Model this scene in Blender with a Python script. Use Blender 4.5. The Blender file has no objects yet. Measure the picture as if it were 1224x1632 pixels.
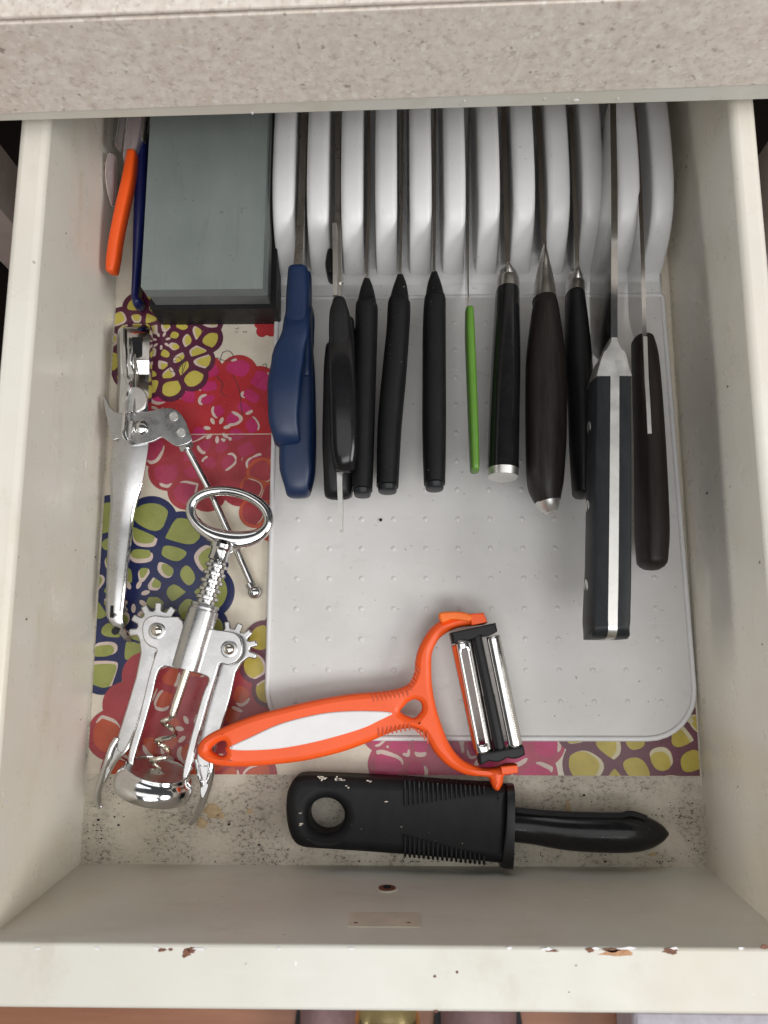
import bpy, math, random
import numpy as np
from mathutils import Vector, Matrix
from mathutils.geometry import delaunay_2d_cdt
random.seed(7)
S = bpy.context.scene
C = S.collection
# ------------------------------------------------------------------ camera
FPX, CX, CY, H = 1376., 612., 816., .52427
n_ = np.array([33., -259., -FPX]); n_ /= np.linalg.norm(n_)
d_ = np.array([4., 7310., -FPX]); d_ -= n_*d_.dot(n_); d_ /= np.linalg.norm(d_)
R_ = np.array([np.cross(d_, -n_), d_, -n_])
cam_d = bpy.data.cameras.new('camera'); cam = bpy.data.objects.new('camera', cam_d); C.objects.link(cam)
cam_d.sensor_fit = 'HORIZONTAL'; cam_d.sensor_width = 36; cam_d.lens = 36*FPX/1224
cam_d.clip_start = .01; cam_d.clip_end = 50
cam_d.dof.use_dof = True; cam_d.dof.focus_distance = .50; cam_d.dof.aperture_fstop = 18
M4 = Matrix.Identity(4)
for i in range(3):
    for j in range(3): M4[i][j] = R_[i][j]
M4[2][3] = H
cam.matrix_world = M4
S.camera = cam
# ------------------------------------------------------------------ light
S.view_settings.view_transform = 'Standard'; S.view_settings.look = 'None'
S.view_settings.exposure = -.07; S.view_settings.gamma = 1
W = bpy.data.worlds.new('World'); S.world = W; W.use_nodes = True
W.node_tree.nodes['Background'].inputs[0].default_value = (.93, .96, 1, 1)
W.node_tree.nodes['Background'].inputs[1].default_value = .08
def area(name, loc, target, size, sizey, power, col):
    l = bpy.data.lights.new(name, 'AREA'); l.shape = 'RECTANGLE'; l.size = size; l.size_y = sizey
    l.energy = power; l.color = col
    o = bpy.data.objects.new(name, l); C.objects.link(o); o.location = loc
    o.rotation_euler = (Vector(target)-Vector(loc)).to_track_quat('-Z', 'Y').to_euler(); return o
area('window_left', (-1.6, .12, .42), (0, .15, .08), 1.0, .25, 8, (1, .98, .94))
area('window_right', (1.6, -.45, 1.35), (-.1, .0, .05), 1.0, .8, 26, (1, .985, .96))
area('window_front', (.2, -1.1, 2.1), (0, .1, .0), 1.5, .7, 26, (.99, .99, 1))
area('window_back', (-.35, 2.2, 1.75), (0, .0, .05), 1.7, 1.0, 11, (.99, .99, 1))
area('ceiling_light', (0, -.12, 2.1), (0, -.12, 0), 2.6, .9, 12, (1, .985, .96))
S.cycles.use_denoising = True
S.cycles.max_bounces = 8

# ------------------------------------------------------------------ projection helper
def U(u, v, z=0.):
    r = R_ @ np.array([u-CX, CY-v, -FPX]); t = (z-H)/r[2]
    return Vector((float(r[0]*t), float(r[1]*t), z))
def PX(z, y=0): return (H-z)/FPX      # metres per photo pixel, roughly

# ------------------------------------------------------------------ materials
class NT:
    def __init__(s, name):
        s.m = bpy.data.materials.new(name); s.m.use_nodes = True
        s.t = s.m.node_tree; s.b = s.t.nodes['Principled BSDF']
        s.tc = s.t.nodes.new('ShaderNodeTexCoord')
    def n(s, typ, **k):
        o = s.t.nodes.new(typ)
        for a, b in k.items(): setattr(o, a, b)
        return o
    def l(s, a, b): s.t.links.new(a, b)
    def coord(s, sc=(1, 1, 1), rot=(0, 0, 0)):
        mp = s.n('ShaderNodeMapping'); s.l(s.tc.outputs['Object'], mp.inputs[0])
        mp.inputs['Scale'].default_value = sc; mp.inputs['Rotation'].default_value = rot
        return mp.outputs[0]
    def noise(s, scale, detail=4, rough=.6, vec=None, dist=0):
        o = s.n('ShaderNodeTexNoise'); s.l(vec or s.coord(), o.inputs['Vector'])
        o.inputs['Scale'].default_value = scale; o.inputs['Detail'].default_value = detail
        o.inputs['Roughness'].default_value = rough; o.inputs['Distortion'].default_value = dist
        return o.outputs['Fac']
    def vor(s, scale, vec=None, out='Distance'):
        o = s.n('ShaderNodeTexVoronoi'); s.l(vec or s.coord(), o.inputs['Vector']); o.inputs['Scale'].default_value = scale
        return o.outputs[out]
    def ramp(s, fac, a, b, ca=0., cb=1.):
        o = s.n('ShaderNodeMapRange'); s.l(fac, o.inputs[0])
        for i, v in enumerate((a, b, ca, cb)): o.inputs[1+i].default_value = v
        return o.outputs[0]
    def math(s, op, a, b):
        o = s.n('ShaderNodeMath', operation=op)
        for i, v in enumerate((a, b)):
            if isinstance(v, (int, float)): o.inputs[i].default_value = v
            else: s.l(v, o.inputs[i])
        return o.outputs[0]
    def mix(s, fac, a, b):
        o = s.n('ShaderNodeMix', data_type='RGBA')
        if isinstance(fac, (int, float)): o.inputs[0].default_value = fac
        else: s.l(fac, o.inputs[0])
        for i, v in ((6, a), (7, b)):
            if isinstance(v, tuple): o.inputs[i].default_value = (*v, 1)
            else: s.l(v, o.inputs[i])
        return o.outputs[2]
    def bump(s, h, strength=.3, dist=.0005):
        o = s.n('ShaderNodeBump'); s.l(h, o.inputs['Height']); o.inputs['Strength'].default_value = strength
        o.inputs['Distance'].default_value = dist
        s.l(o.outputs[0], s.b.inputs['Normal'])
    def set(s, **k):
        for a, v in k.items():
            a = {'col': 'Base Color', 'rough': 'Roughness', 'metal': 'Metallic', 'coat': 'Coat Weight', 'coatr': 'Coat Roughness',
                 'spec': 'Specular IOR Level', 'trans': 'Transmission Weight', 'alpha': 'Alpha', 'sss': 'Subsurface Weight'}[a]
            if isinstance(v, tuple): v = (*v, 1)
            if isinstance(v, (int, float)) or isinstance(v, tuple): s.b.inputs[a].default_value = v
            else: s.l(v, s.b.inputs[a])
        return s
def simple(name, col, rough=.4, metal=0., var=.12, vs=90, bs=0., bscale=900, coat=0., spec=.5, rv=.06):
    m = NT(name)
    dk = tuple(c*(1-var) for c in col); lt = tuple(min(1, c*(1+var)) for c in col)
    m.set(col=m.mix(m.ramp(m.noise(vs, 5), .3, .7), dk, lt), metal=metal, coat=coat, spec=spec)
    m.set(rough=m.ramp(m.noise(vs*1.7, 4), .3, .7, max(0, rough-rv), rough+rv))
    scr = m.ramp(m.noise(40, 4, .6, m.coord((14, 1.2, 8), (0, 0, .35))), .66, .70, 0, .16)
    m.set(col=m.mix(scr, m.mix(m.ramp(m.noise(vs, 5), .3, .7), dk, lt), tuple(min(1, k*1.5+.03) for k in col)))
    if bs: m.bump(m.noise(bscale, 3), bs, .0003)
    return m.m
def painted(name, col, stain=.5, speck=.0, rough=.3):
    m = NT(name)
    big = m.ramp(m.noise(9, 6, .65), .35, .75)
    dk = tuple(c*.86*k for c, k in zip(col, (1, .97, .90)))
    c = m.mix(m.math('MULTIPLY', big, stain), col, dk)
    streak = m.noise(25, 5, .6, m.coord((1, 7, 1)))
    c = m.mix(m.ramp(streak, .62, .8, 0, .25), c, tuple(min(1, k*1.12) for k in col))
    c = m.mix(m.ramp(m.noise(7, 4, .6, m.coord((1, 1, 1), (0, 0, 2))), .50, .72, 0, .45), c, tuple(k*f for k, f in zip(col, (.90, .80, .64))))
    gr = m.ramp(m.noise(18, 7, .75, m.coord((1, .6, 2.2))), .54, .70, 0, .6)
    c = m.mix(gr, c, tuple(k*f for k, f in zip(col, (.78, .74, .64))))
    sp = m.math('MULTIPLY', m.ramp(m.noise(260, 2, .5), .745, .77), m.ramp(m.noise(30, 2), .45, .62))
    c = m.mix(m.math('MULTIPLY', sp, .8), c, (.10, .075, .05))
    lt = m.math('MULTIPLY', m.ramp(m.noise(210, 2, .5, m.coord((1.3, .8, 1), (0, 0, 1))), .74, .77), m.ramp(m.noise(24, 2), .5, .62))
    c = m.mix(m.math('MULTIPLY', lt, .7), c, (.88, .87, .82))
    m.set(col=c, rough=m.ramp(m.noise(60, 4), .3, .7, rough-.07, rough+.13), spec=.5)
    h = m.math('ADD', m.noise(45, 3), m.math('MULTIPLY', m.noise(380, 3), .15))
    m.bump(h, .12, .0012)
    return m.m
M = {}
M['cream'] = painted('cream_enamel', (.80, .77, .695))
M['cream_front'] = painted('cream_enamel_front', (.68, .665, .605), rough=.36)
def m_bottom():
    m = NT('dirty_cream_bottom')
    big = m.ramp(m.noise(14, 6, .7), .35, .7)
    c = m.mix(big, (.62, .57, .48), (.50, .445, .35))
    mask = m.ramp(m.noise(30, 4, .65), .42, .60, .12, 1)
    c = m.mix(m.math('MULTIPLY', mask, .35), c, (.30, .26, .20))
    sp = m.math('MULTIPLY', m.ramp(m.noise(330, 7, .82, m.coord((1, 1.5, 1), (0, 0, .25))), .50, .60), mask)
    c = m.mix(m.math('MULTIPLY', sp, .9), c, (.085, .07, .055))
    sp2 = m.math('MULTIPLY', m.ramp(m.noise(480, 3, .6), .66, .72), m.ramp(m.noise(45, 2), .42, .6))
    c = m.mix(m.math('MULTIPLY', sp2, .85), c, (.06, .05, .045))
    st = m.ramp(m.noise(38, 3, .5, m.coord((1, 1, 1), (0, 0, .7))), .70, .76)
    c = m.mix(m.math('MULTIPLY', st, .6), c, (.42, .29, .13))
    m.set(col=c, rough=.55); m.bump(m.noise(220, 5, .7), .6, .0008); return m.m
M['bottom'] = m_bottom()
def m_lam():
    m = NT('speckled_laminate')
    c = m.mix(m.ramp(m.noise(210, 4, .6), .35, .65), (.70, .61, .53), (.83, .76, .68))
    s1 = m.ramp(m.noise(300, 3, .6), .54, .70)
    c = m.mix(m.math('MULTIPLY', s1, .5), c, (.40, .32, .27))
    s2 = m.ramp(m.noise(260, 2, .5, m.coord((1, 1, 1), (.5, .4, 1))), .64, .70)
    c = m.mix(m.math('MULTIPLY', s2, .75), c, (.88, .85, .79))
    s3 = m.ramp(m.noise(190, 2, .5, m.coord((1, 1, 1), (1.5, .4, 2))), .68, .74)
    c = m.mix(m.math('MULTIPLY', s3, .7), c, (.27, .21, .18))
    m.set(col=c, rough=.42); return m.m
M['lam'] = m_lam()
M['dark'] = simple('dark_gap', (.01, .009, .009), .8)
M['stile'] = simple('grey_brown_stile', (.28, .25, .235), .5)
def m_fin():
    m = NT('pale_grey_plastic')
    c = m.mix(m.ramp(m.noise(26, 5, .65), .35, .7), (.70, .70, .70), (.645, .64, .63))
    sc = m.ramp(m.noise(38, 6, .75, m.coord((7, .8, 3), (0, 0, .12))), .64, .72, 0, .45)
    c = m.mix(sc, c, (.42, .41, .39))
    sp = m.math('MULTIPLY', m.ramp(m.noise(520, 2, .5), .72, .75), m.ramp(m.noise(50, 2), .5, .62))
    c = m.mix(m.math('MULTIPLY', sp, .8), c, (.13, .11, .09))
    m.set(col=c, rough=m.ramp(m.noise(80, 5, .7), .3, .7, .26, .44)); m.bump(m.noise(60, 3), .05, .0008); return m.m
M['plastic'] = m_fin()
def m_mat():
    m = NT('grey_mat_plastic')
    c = m.mix(m.ramp(m.noise(18, 5, .6), .35, .7), (.635, .625, .61), (.575, .565, .545))
    sm = m.ramp(m.noise(55, 5, .7, m.coord((1, 2.2, 1), (0, 0, .5))), .60, .78, 0, .5)
    c = m.mix(sm, c, (.44, .43, .41))
    cut = m.ramp(m.noise(60, 2, .5, m.coord((.6, 9, 1), (0, 0, .9))), .70, .74, 0, .25)
    c = m.mix(cut, c, (.78, .77, .76))
    blot = m.ramp(m.noise(13, 5, .7), .52, .72, 0, .35)
    c = m.mix(blot, c, (.50, .475, .43))
    sp = m.ramp(m.noise(420, 2, .5), .745, .77, 0, .8)
    c = m.mix(sp, c, (.2, .19, .18))
    m.set(col=c, rough=.42); m.bump(m.noise(700, 3), .06, .0003); return m.m
M['mat'] = m_mat()
def m_stone():
    m = NT('whetstone_grey_green')
    c = m.mix(m.ramp(m.noise(30, 5, .6, m.coord((1, .5, 1))), .3, .7), (.148, .172, .163), (.19, .215, .205))
    sp = m.math('MULTIPLY', m.ramp(m.noise(150, 3, .6), .66, .73), m.ramp(m.noise(28, 2), .45, .6))
    c = m.mix(m.math('MULTIPLY', sp, .7), c, (.07, .08, .08))
    st = m.ramp(m.noise(70, 5, .7, m.coord((3, .35, 1))), .58, .75, 0, .35)
    c = m.mix(st, c, (.08, .09, .09))
    po = m.math('MULTIPLY', m.ramp(m.noise(420, 2, .5), .70, .74), m.ramp(m.noise(50, 2), .45, .6))
    c = m.mix(m.math('MULTIPLY', po, .8), c, (.05, .055, .055))
    m.set(col=c, rough=.7); m.bump(m.noise(2500, 2), .2, .0002); return m.m
M['stone'] = m_stone()
M['stone2'] = simple('whetstone_dark_layer', (.12, .132, .128), .8, bs=.2)
M['black_base'] = simple('black_rubber_base', (.010, .010, .011), .5, spec=.25)
def m_chrome(name, col, rough, scr=.06, bump=.12, bs=60):
    m = NT(name)
    c = m.mix(m.ramp(m.noise(70, 5, .65), .45, .75), col, tuple(k*.84 for k in col))
    r = m.ramp(m.noise(120, 5, .7), .35, .75, rough, rough+scr*2.2)
    m.set(col=c, metal=1., rough=r); m.bump(m.noise(bs, 4), bump, .0008); return m.m
M['chrome'] = m_chrome('chrome', (.68, .68, .68), .07, bump=.06)
M['chrome_dull'] = m_chrome('dull_zinc', (.56, .56, .565), .24, bump=.14, bs=22)
M['steel'] = m_chrome('brushed_steel', (.62, .60, .57), .26, bump=.05)
M['blade_steel'] = m_chrome('polished_blade', (.58, .57, .55), .10, bump=.02)
M['steel_bright'] = m_chrome('satin_steel', (.76, .75, .72), .36, bump=.03)
M['brass'] = m_chrome('brass', (.70, .58, .30), .15)
M['worm'] = m_chrome('worm_steel', (.70, .66, .58), .15)
M['orange'] = simple('orange_plastic', (.82, .095, .010), .42, var=.05, vs=40, bs=.05)
M['orange_light'] = simple('orange_plastic_light', (.88, .17, .02), .4, var=.05, vs=40)
M['orange_dark'] = simple('orange_groove', (.50, .06, .01), .5)
M['white'] = simple('white_plastic', (.74, .73, .73), .32, var=.03)
M['navy'] = simple('navy_plastic', (.005, .019, .064), .42, var=.12, vs=40, bs=.06)
M['navy_dark'] = simple('dark_navy_plastic', (.008, .012, .08), .35)
M['black_gloss'] = simple('glossy_black_plastic', (.009, .009, .010), .2, var=.2, rv=.05, spec=.35)
M['black_satin'] = simple('satin_black_plastic', (.011, .011, .012), .38, var=.2, bs=.05, spec=.3)
def m_rubber(name, col, rough, dust=.6):
    m = NT(name)
    c = m.mix(m.ramp(m.noise(60, 5, .7, m.coord((3, 1, 1))), .4, .75), col, tuple(k*1.7 for k in col))
    sp = m.math('MULTIPLY', m.ramp(m.noise(520, 2, .5), .73, .77), m.ramp(m.noise(40, 2), .4, .6))
    c = m.mix(m.math('MULTIPLY', sp, dust), c, (.45, .43, .4))
    m.set(col=c, rough=rough, spec=.22); m.bump(m.noise(900, 4), .3, .0003); return m.m
M['rubber'] = m_rubber('matte_black_rubber', (.0065, .0068, .0075), .55)
M['charcoal'] = m_rubber('charcoal_plastic', (.012, .0135, .015), .42, .1)
M['green'] = simple('green_plastic', (.10, .235, .03), .4, var=.06)
def m_wood(name, a, b, rough=.45, sc=(60, 6, 60)):
    m = NT(name)
    g = m.noise(6, 6, .7, m.coord(sc))
    m.set(col=m.mix(m.ramp(g, .3, .7), a, b), rough=rough, spec=.3); m.bump(g, .25, .0004); return m.m
M['wood_dark'] = m_wood('dark_wood_handle', (.006, .004, .0035), (.024, .016, .013), .5)
M['wood_grain'] = m_wood('grained_brown_black_handle', (.008, .006, .0055), (.026, .020, .018), .48, (90, 8, 60))
M['floorwood'] = m_wood('brown_floor_boards', (.30, .13, .075), (.42, .20, .12), .4, (.4, 5, 1))
M['mauve'] = simple('mauve_slipper', (.27, .17, .17), .7)
M['pale'] = simple('pale_lilac', (.55, .52, .58), .5)
def m_clear(name, col, tr):
    m = NT(name); m.set(col=col, rough=.12, trans=tr); m.b.inputs['IOR'].default_value = 1.2
    return m.m
M['clear'] = m_clear('clear_frosted_plastic', (.80, .70, .70), .75)
def m_print(name, col, col2=None, rough=.22):
    m = NT(name); col2 = col2 or tuple(c*.8 for c in col)
    m.set(col=m.mix(m.ramp(m.noise(70, 5, .65), .35, .7), col, col2), rough=m.ramp(m.noise(40, 4), .3, .7, rough-.05, rough+.15))
    m.bump(m.noise(25, 3), .12, .0015); return m.m
M['liner'] = m_print('cream_vinyl', (.64, .58, .48), (.56, .50, .40))
P_ = {
 'plum': m_print('print_plum', (.09, .018, .042)), 'yellow': m_print('print_yellow', (.50, .42, .085), (.40, .34, .06)),
 'red': m_print('print_red', (.42, .028, .035)), 'magenta': m_print('print_magenta', (.46, .03, .14), (.38, .02, .09)),
 'blush': m_print('print_blush', (.60, .48, .42)), 'navy': m_print('print_navy', (.016, .022, .085)),
 'olive': m_print('print_olive', (.28, .30, .085), (.22, .24, .06)), 'dullred': m_print('print_dull_red', (.34, .045, .055)),
 'dullrose': m_print('print_dull_rose', (.38, .05, .10)), 'brick': m_print('print_brick', (.46, .085, .04)),
 'ochre': m_print('print_ochre', (.45, .36, .06), (.36, .28, .04)), 'mauveplum': m_print('print_mauve_plum', (.13, .04, .06)),
 'ink': m_print('print_ink', (.05, .04, .04)), 'creamhi': m_print('print_cream_highlight', (.56, .50, .33)),
}

# ------------------------------------------------------------------ mesh helpers
def inside(p, poly):
    c = False; x, y = p
    for i in range(len(poly)):
        (x0, y0), (x1, y1) = poly[i-1][:2], poly[i][:2]
        if (y0 > y) != (y1 > y) and x < (x1-x0)*(y-y0)/(y1-y0)+x0: c = not c
    return c
def triangulate(loops):
    pts = []; ed = []
    for l in loops:
        b = len(pts); n = len(l); pts += [Vector((p[0]*1000, p[1]*1000)) for p in l]; ed += [(b+i, b+(i+1) % n) for i in range(n)]
    ov, _, of, orig, _, _ = delaunay_2d_cdt(pts, ed, [], 0, 1e-5)
    idx = {}
    out = []
    for f in of:
        cx_, cy_ = sum(ov[i].x for i in f)/3000, sum(ov[i].y for i in f)/3000
        if inside((cx_, cy_), loops[0]) and not any(inside((cx_, cy_), h) for h in loops[1:]):
            t = [orig[i][0] if orig[i] else None for i in f]
            if None in t or len(set(t)) < 3: continue
            out.append(tuple(t))
    return out
class MB:
    def __init__(s): s.v = []; s.f = []; s.mi = []; s.k = 0
    def add(s, vs, fs):
        b = len(s.v); s.v += [tuple(p) for p in vs]; s.f += [tuple(i+b for i in f) for f in fs]; s.mi += [s.k]*len(fs)
        return s
    def box(s, a, b):
        (x0, y0, z0), (x1, y1, z1) = a, b
        return s.add([(x0, y0, z0), (x1, y0, z0), (x1, y1, z0), (x0, y1, z0), (x0, y0, z1), (x1, y0, z1), (x1, y1, z1), (x0, y1, z1)],
                     [(3, 2, 1, 0), (4, 5, 6, 7), (0, 1, 5, 4), (1, 2, 6, 5), (2, 3, 7, 6), (3, 0, 4, 7)])
    def rings(s, rings, closed=True, cap=True, loop=False):
        n = len(rings[0]); b = len(s.v); fs = []
        m = len(rings)
        for i in range(m if loop else m-1):
            for j in range(n if closed else n-1):
                a, c = i*n+j, i*n+(j+1) % n; d, e = ((i+1) % m)*n+(j+1) % n, ((i+1) % m)*n+j
                fs.append((a, c, d, e))
        if cap and not loop:
            fs.append(tuple(range(n-1, -1, -1))); fs.append(tuple((m-1)*n+j for j in range(n)))
        return s.add([p for r in rings for p in r], fs)
    def tube(s, pts, r, n=12, sq=1., loop=False, cap=True):
        pts = [Vector(p) for p in pts]; m = len(pts)
        rr = r if isinstance(r, (list, tuple)) else [r]*m
        rings = []; up = None
        for i, p in enumerate(pts):
            if loop: t = pts[(i+1) % m]-pts[i-1]
            else: t = pts[min(i+1, m-1)]-pts[max(i-1, 0)]
            t.normalize()
            if up is None:
                up = Vector((0, 0, 1)) if abs(t.z) < .9 else Vector((1, 0, 0))
            a = up-t*up.dot(t); a.normalize(); up = a; c = t.cross(a)
            rings.append([p+a*(rr[i]*sq*math.cos(2*math.pi*k/n))+c*(rr[i]*math.sin(2*math.pi*k/n)) for k in range(n)])
        return s.rings(rings, True, cap, loop)
    def plate(s, outer, z0, z1, holes=(), bev=0.):
        # outer/holes: list of (x,y); z0/z1 numbers or functions of (x,y); bevel on the upper rim
        f0 = z0 if callable(z0) else (lambda x, y: z0); f1 = z1 if callable(z1) else (lambda x, y: z1)
        loops = [list(outer)]+[list(h) for h in holes]
        def area2(l): return sum(l[i][0]*l[(i+1) % len(l)][1]-l[(i+1) % len(l)][0]*l[i][1] for i in range(len(l)))
        if area2(loops[0]) < 0: loops[0].reverse()
        for h in loops[1:]:
            if area2(h) > 0: h.reverse()
        tops = []; steps = [(0, 0)] if not bev else ([(bev, 0), (bev*.55, bev*.12), (bev*.2, bev*.42), (0, bev)] if bev < .004 else [(bev*(1-math.sin(q*math.pi/14)), bev*(1-math.cos(q*math.pi/14))) for q in range(8)])
        for l in loops:
            n = len(l); nor = []
            for i in range(n):
                a, c = Vector(l[i-1]), Vector(l[(i+1) % n]); t = (c-a)
                t = t.normalized() if t.length else Vector((1, 0)); nor.append(Vector((-t.y, t.x)))
            rg = [[(x, y, f0(x, y)) for x, y in l]]
            for dz, ins in steps:
                rg.append([(l[i][0]+nor[i].x*ins, l[i][1]+nor[i].y*ins, f1(*l[i])-dz) for i in range(n)])
            s.rings(rg, True, False); tops.append(rg[-1]); 
        flat = [p for t in tops for p in t]
        tri = triangulate(tops)
        def up(t, lst):
            a, b, c = [lst[i] for i in t]
            return t if (b[0]-a[0])*(c[1]-a[1])-(b[1]-a[1])*(c[0]-a[0]) > 0 else t[::-1]
        s.add(flat, [up(t, flat) for t in tri])
        flat0 = [(x, y, f0(x, y)) for l in loops for x, y in l]
        s.add(flat0, [up(t, flat0)[::-1] for t in tri])
        return s
    def build(s, name, mats, parent=None, smooth=35, bevel=0., kind=None, label=None):
        me = bpy.data.meshes.new(name); me.from_pydata(s.v, [], s.f); me.validate(); me.update()
        if not isinstance(mats, (list, tuple)): mats = [mats]
        for m in mats: me.materials.append(m)
        if len(mats) > 1 and len(me.polygons) == len(s.mi): me.polygons.foreach_set('material_index', s.mi)
        if smooth: me.shade_smooth(); me.set_sharp_from_angle(angle=math.radians(smooth))
        o = bpy.data.objects.new(name, me); C.objects.link(o)
        if parent is not None:
            o.parent = parent; o.matrix_parent_inverse = Matrix.Translation(-world_loc(parent))
        if bevel:
            bm = o.modifiers.new('bevel', 'BEVEL'); bm.width = bevel; bm.segments = 3; bm.limit_method = 'ANGLE'; bm.angle_limit = math.radians(40)
        if kind: o['kind'] = kind
        if label: o['label'] = label
        return o
def world_loc(o):
    v = Vector((0, 0, 0))
    while o is not None: v = v+o.location; o = o.parent if o.type == 'EMPTY' else None
    return v
def thing(name, label, cat, loc, group=None):
    o = bpy.data.objects.new(name, None); C.objects.link(o); o.location = loc; o.empty_display_size = .02
    o['label'] = label; o['category'] = cat
    if group: o['group'] = group
    return o
def tag(o, label, cat, group=None):
    o['label'] = label; o['category'] = cat
    if group: o['group'] = group
    return o
def cr(pts, k=6, closed=True):
    # Catmull-Rom through tuples of any length
    out = []; n = len(pts)
    rng = range(n) if closed else range(n-1)
    for i in rng:
        g = (lambda j: pts[j % n]) if closed else (lambda j: pts[min(max(j, 0), n-1)])
        p0, p1, p2, p3 = g(i-1), g(i), g(i+1), g(i+2)
        for q in range(k):
            t = q/k
            out.append(tuple(.5*(2*b+(c-a)*t+(2*a-5*b+4*c-d)*t*t+(-a+3*b-3*c+d)*t**3) for a, b, c, d in zip(p0, p1, p2, p3)))
    if not closed: out.append(tuple(pts[-1]))
    return out
def px2(pts, z): return [tuple(U(u, v, z)[:2]) for u, v in pts]
def circ(c, r, n=24, ry=None, rot=0):
    ry = ry or r
    return [(c[0]+r*math.cos(2*math.pi*i/n)*math.cos(rot)-ry*math.sin(2*math.pi*i/n)*math.sin(rot),
             c[1]+r*math.cos(2*math.pi*i/n)*math.sin(rot)+ry*math.sin(2*math.pi*i/n)*math.cos(rot)) for i in range(n)]
def loft(mb, st, n=24, e=2.4, k=5, ends=(1., 1.), zoff=0):
    """st: stations (u, v, z_mid, half_width_px, height_m) -> superellipse handle with rounded ends"""
    s2 = cr(st, k, False)
    P = [(U(a[0], a[1], a[2]), a[3]*PX(a[2]), a[4]/2) for a in s2]
    rings = []
    def ring(c, t, w, h):
        side = Vector((t.y, -t.x, 0)).normalized(); up = side.cross(t).normalized()
        if up.z < 0: up = -up
        r = []
        for q in range(n):
            a = 2*math.pi*q/n; ca, sa = math.cos(a), math.sin(a)
            r.append(c+side*(w*math.copysign(abs(ca)**(2/e), ca))+up*(h*math.copysign(abs(sa)**(2/e), sa)))
        return r
    def T(i): return (P[min(i+1, len(P)-1)][0]-P[max(i-1, 0)][0]).normalized()
    c, w, h = P[0]; t = T(0)
    for a in (1.0, .85, .6, .3): 
        if ends[0]: rings.append(ring(c-t*(min(w, h)*ends[0]*a), t, w*max(.02, math.sqrt(1-a*a)), h*max(.02, math.sqrt(1-a*a))))
    for i, (c, w, h) in enumerate(P): rings.append(ring(c, T(i), w, h))
    c, w, h = P[-1]; t = T(len(P)-1)
    for a in (.3, .6, .85, 1.0):
        if ends[1]: rings.append(ring(c+t*(min(w, h)*ends[1]*a), t, w*max(.02, math.sqrt(1-a*a)), h*max(.02, math.sqrt(1-a*a))))
    mb.rings(rings); return mb
def vblade(mb, pts, th):
    """thin upright blade: pts = list of (u, v, ztop, zbot)"""
    L = []
    for i, (u, v, zt, zb) in enumerate(pts):
        c = U(u, v, zt); L.append((c, zb))
    rings = []
    for c, zb in L:
        rings.append([(c.x-th/2, c.y, c.z), (c.x+th/2, c.y, c.z), (c.x+th/2*.3, c.y, zb), (c.x-th/2*.3, c.y, zb)])
    mb.rings(rings); return mb

# ================================================================== SETTING
XL, XR, YF, ZR = -.1883, .1717, -.1078, .115
o = MB().box((-1.6, -1.4, -.72), (1.6, 1.2, -.70)).build('room_floor', M['floorwood'], smooth=0); o['kind'] = 'structure'
# counter
def pt_on(u, v, a, b):   # point of the vertical plane through a-b seen at (u, v)
    r = Vector(tuple(float(k) for k in R_ @ np.array([u-CX, CY-v, -FPX]))); nn = Vector((b.y-a.y, -(b.x-a.x), 0))
    o_ = Vector((0, 0, H)); t = (a-o_).dot(nn)/r.dot(nn); return o_+r*t
ca, cb = U(0, 193, .132), U(1224, 158, .132)
dr = (cb-ca).normalized(); A0 = ca-dr*.35; B0 = cb+dr*.35
bk = Vector((-dr.y, dr.x, 0))
def zat(u, v): return pt_on(u, v, ca, cb).z
z_l0, z_r0 = zat(0, 181), zat(1224, 134); z_t0, z_t1 = zat(0, 37), zat(940, 1)
print('counter z', z_l0, z_r0, z_t0, z_t1)
slope = (z_r0-z_l0)/(cb-ca).length
ct = thing('kitchen_counter', 'speckled beige laminate counter edge above the open drawer', 'counter', (0, .30, .13))
def slab(z0a, z0b, z1a, z1b, d0, d1):
    P0 = [A0+bk*d0, B0+bk*d0, B0+bk*d1, A0+bk*d1]
    lo = [(P0[0].x, P0[0].y, z0a), (P0[1].x, P0[1].y, z0b), (P0[2].x, P0[2].y, z0b), (P0[3].x, P0[3].y, z0a)]
    hi = [(p[0], p[1], z) for p, z in zip(lo, (z1a, z1b, z1b, z1a))]
    return MB().rings([lo, hi])
sA, sB = slope*-.35, slope*.35
sl2 = (z_t1-z_t0)/((pt_on(940, 1, ca, cb)-pt_on(0, 37, ca, cb)).length)
LL = (cb-ca).length
zt = z_t0
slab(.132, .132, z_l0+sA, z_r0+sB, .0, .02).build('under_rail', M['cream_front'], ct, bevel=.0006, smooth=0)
slab(z_l0+sA+.0001, z_r0+sB+.0001, zt-sl2*.35, zt+sl2*(LL+.35), -.0006, .6).build('laminate_edge', M['lam'], ct, bevel=.0008, smooth=0)
slab(zt-sl2*.35, zt+sl2*(LL+.35), zt-sl2*.35+.0015, zt+sl2*(LL+.35)+.0015, .0016, .6).build('dark_joint', M['dark'], ct, smooth=0)
slab(zt-sl2*.35+.0015, zt+sl2*(LL+.35)+.0015, zt-sl2*.35+.0045, zt+sl2*(LL+.35)+.0045, -.0006, .6).build('laminate_top', M['lam'], ct, bevel=.0012, smooth=0)
# chips on the rail under the laminate
mb = MB()
for u, v, w in ((740, 161, 3), (905, 157, 2), (918, 160, 9), (985, 157, 3), (402, 180, 4), (868, 158, 2)):
    p = pt_on(u, v, ca, cb)
    ring = [p+dr*(w*.00016*math.cos(a)*random.uniform(.8, 1.2))+Vector((0, 0, .0009*math.sin(a)*random.uniform(.7, 1.2))) for a in [i*.7 for i in range(9)]]
    mb.rings([[q-bk*.0004 for q in ring], [q+bk*.002 for q in ring]])
mb.build('chipped_paint', M['white'], ct, smooth=0, kind='stuff')
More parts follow.
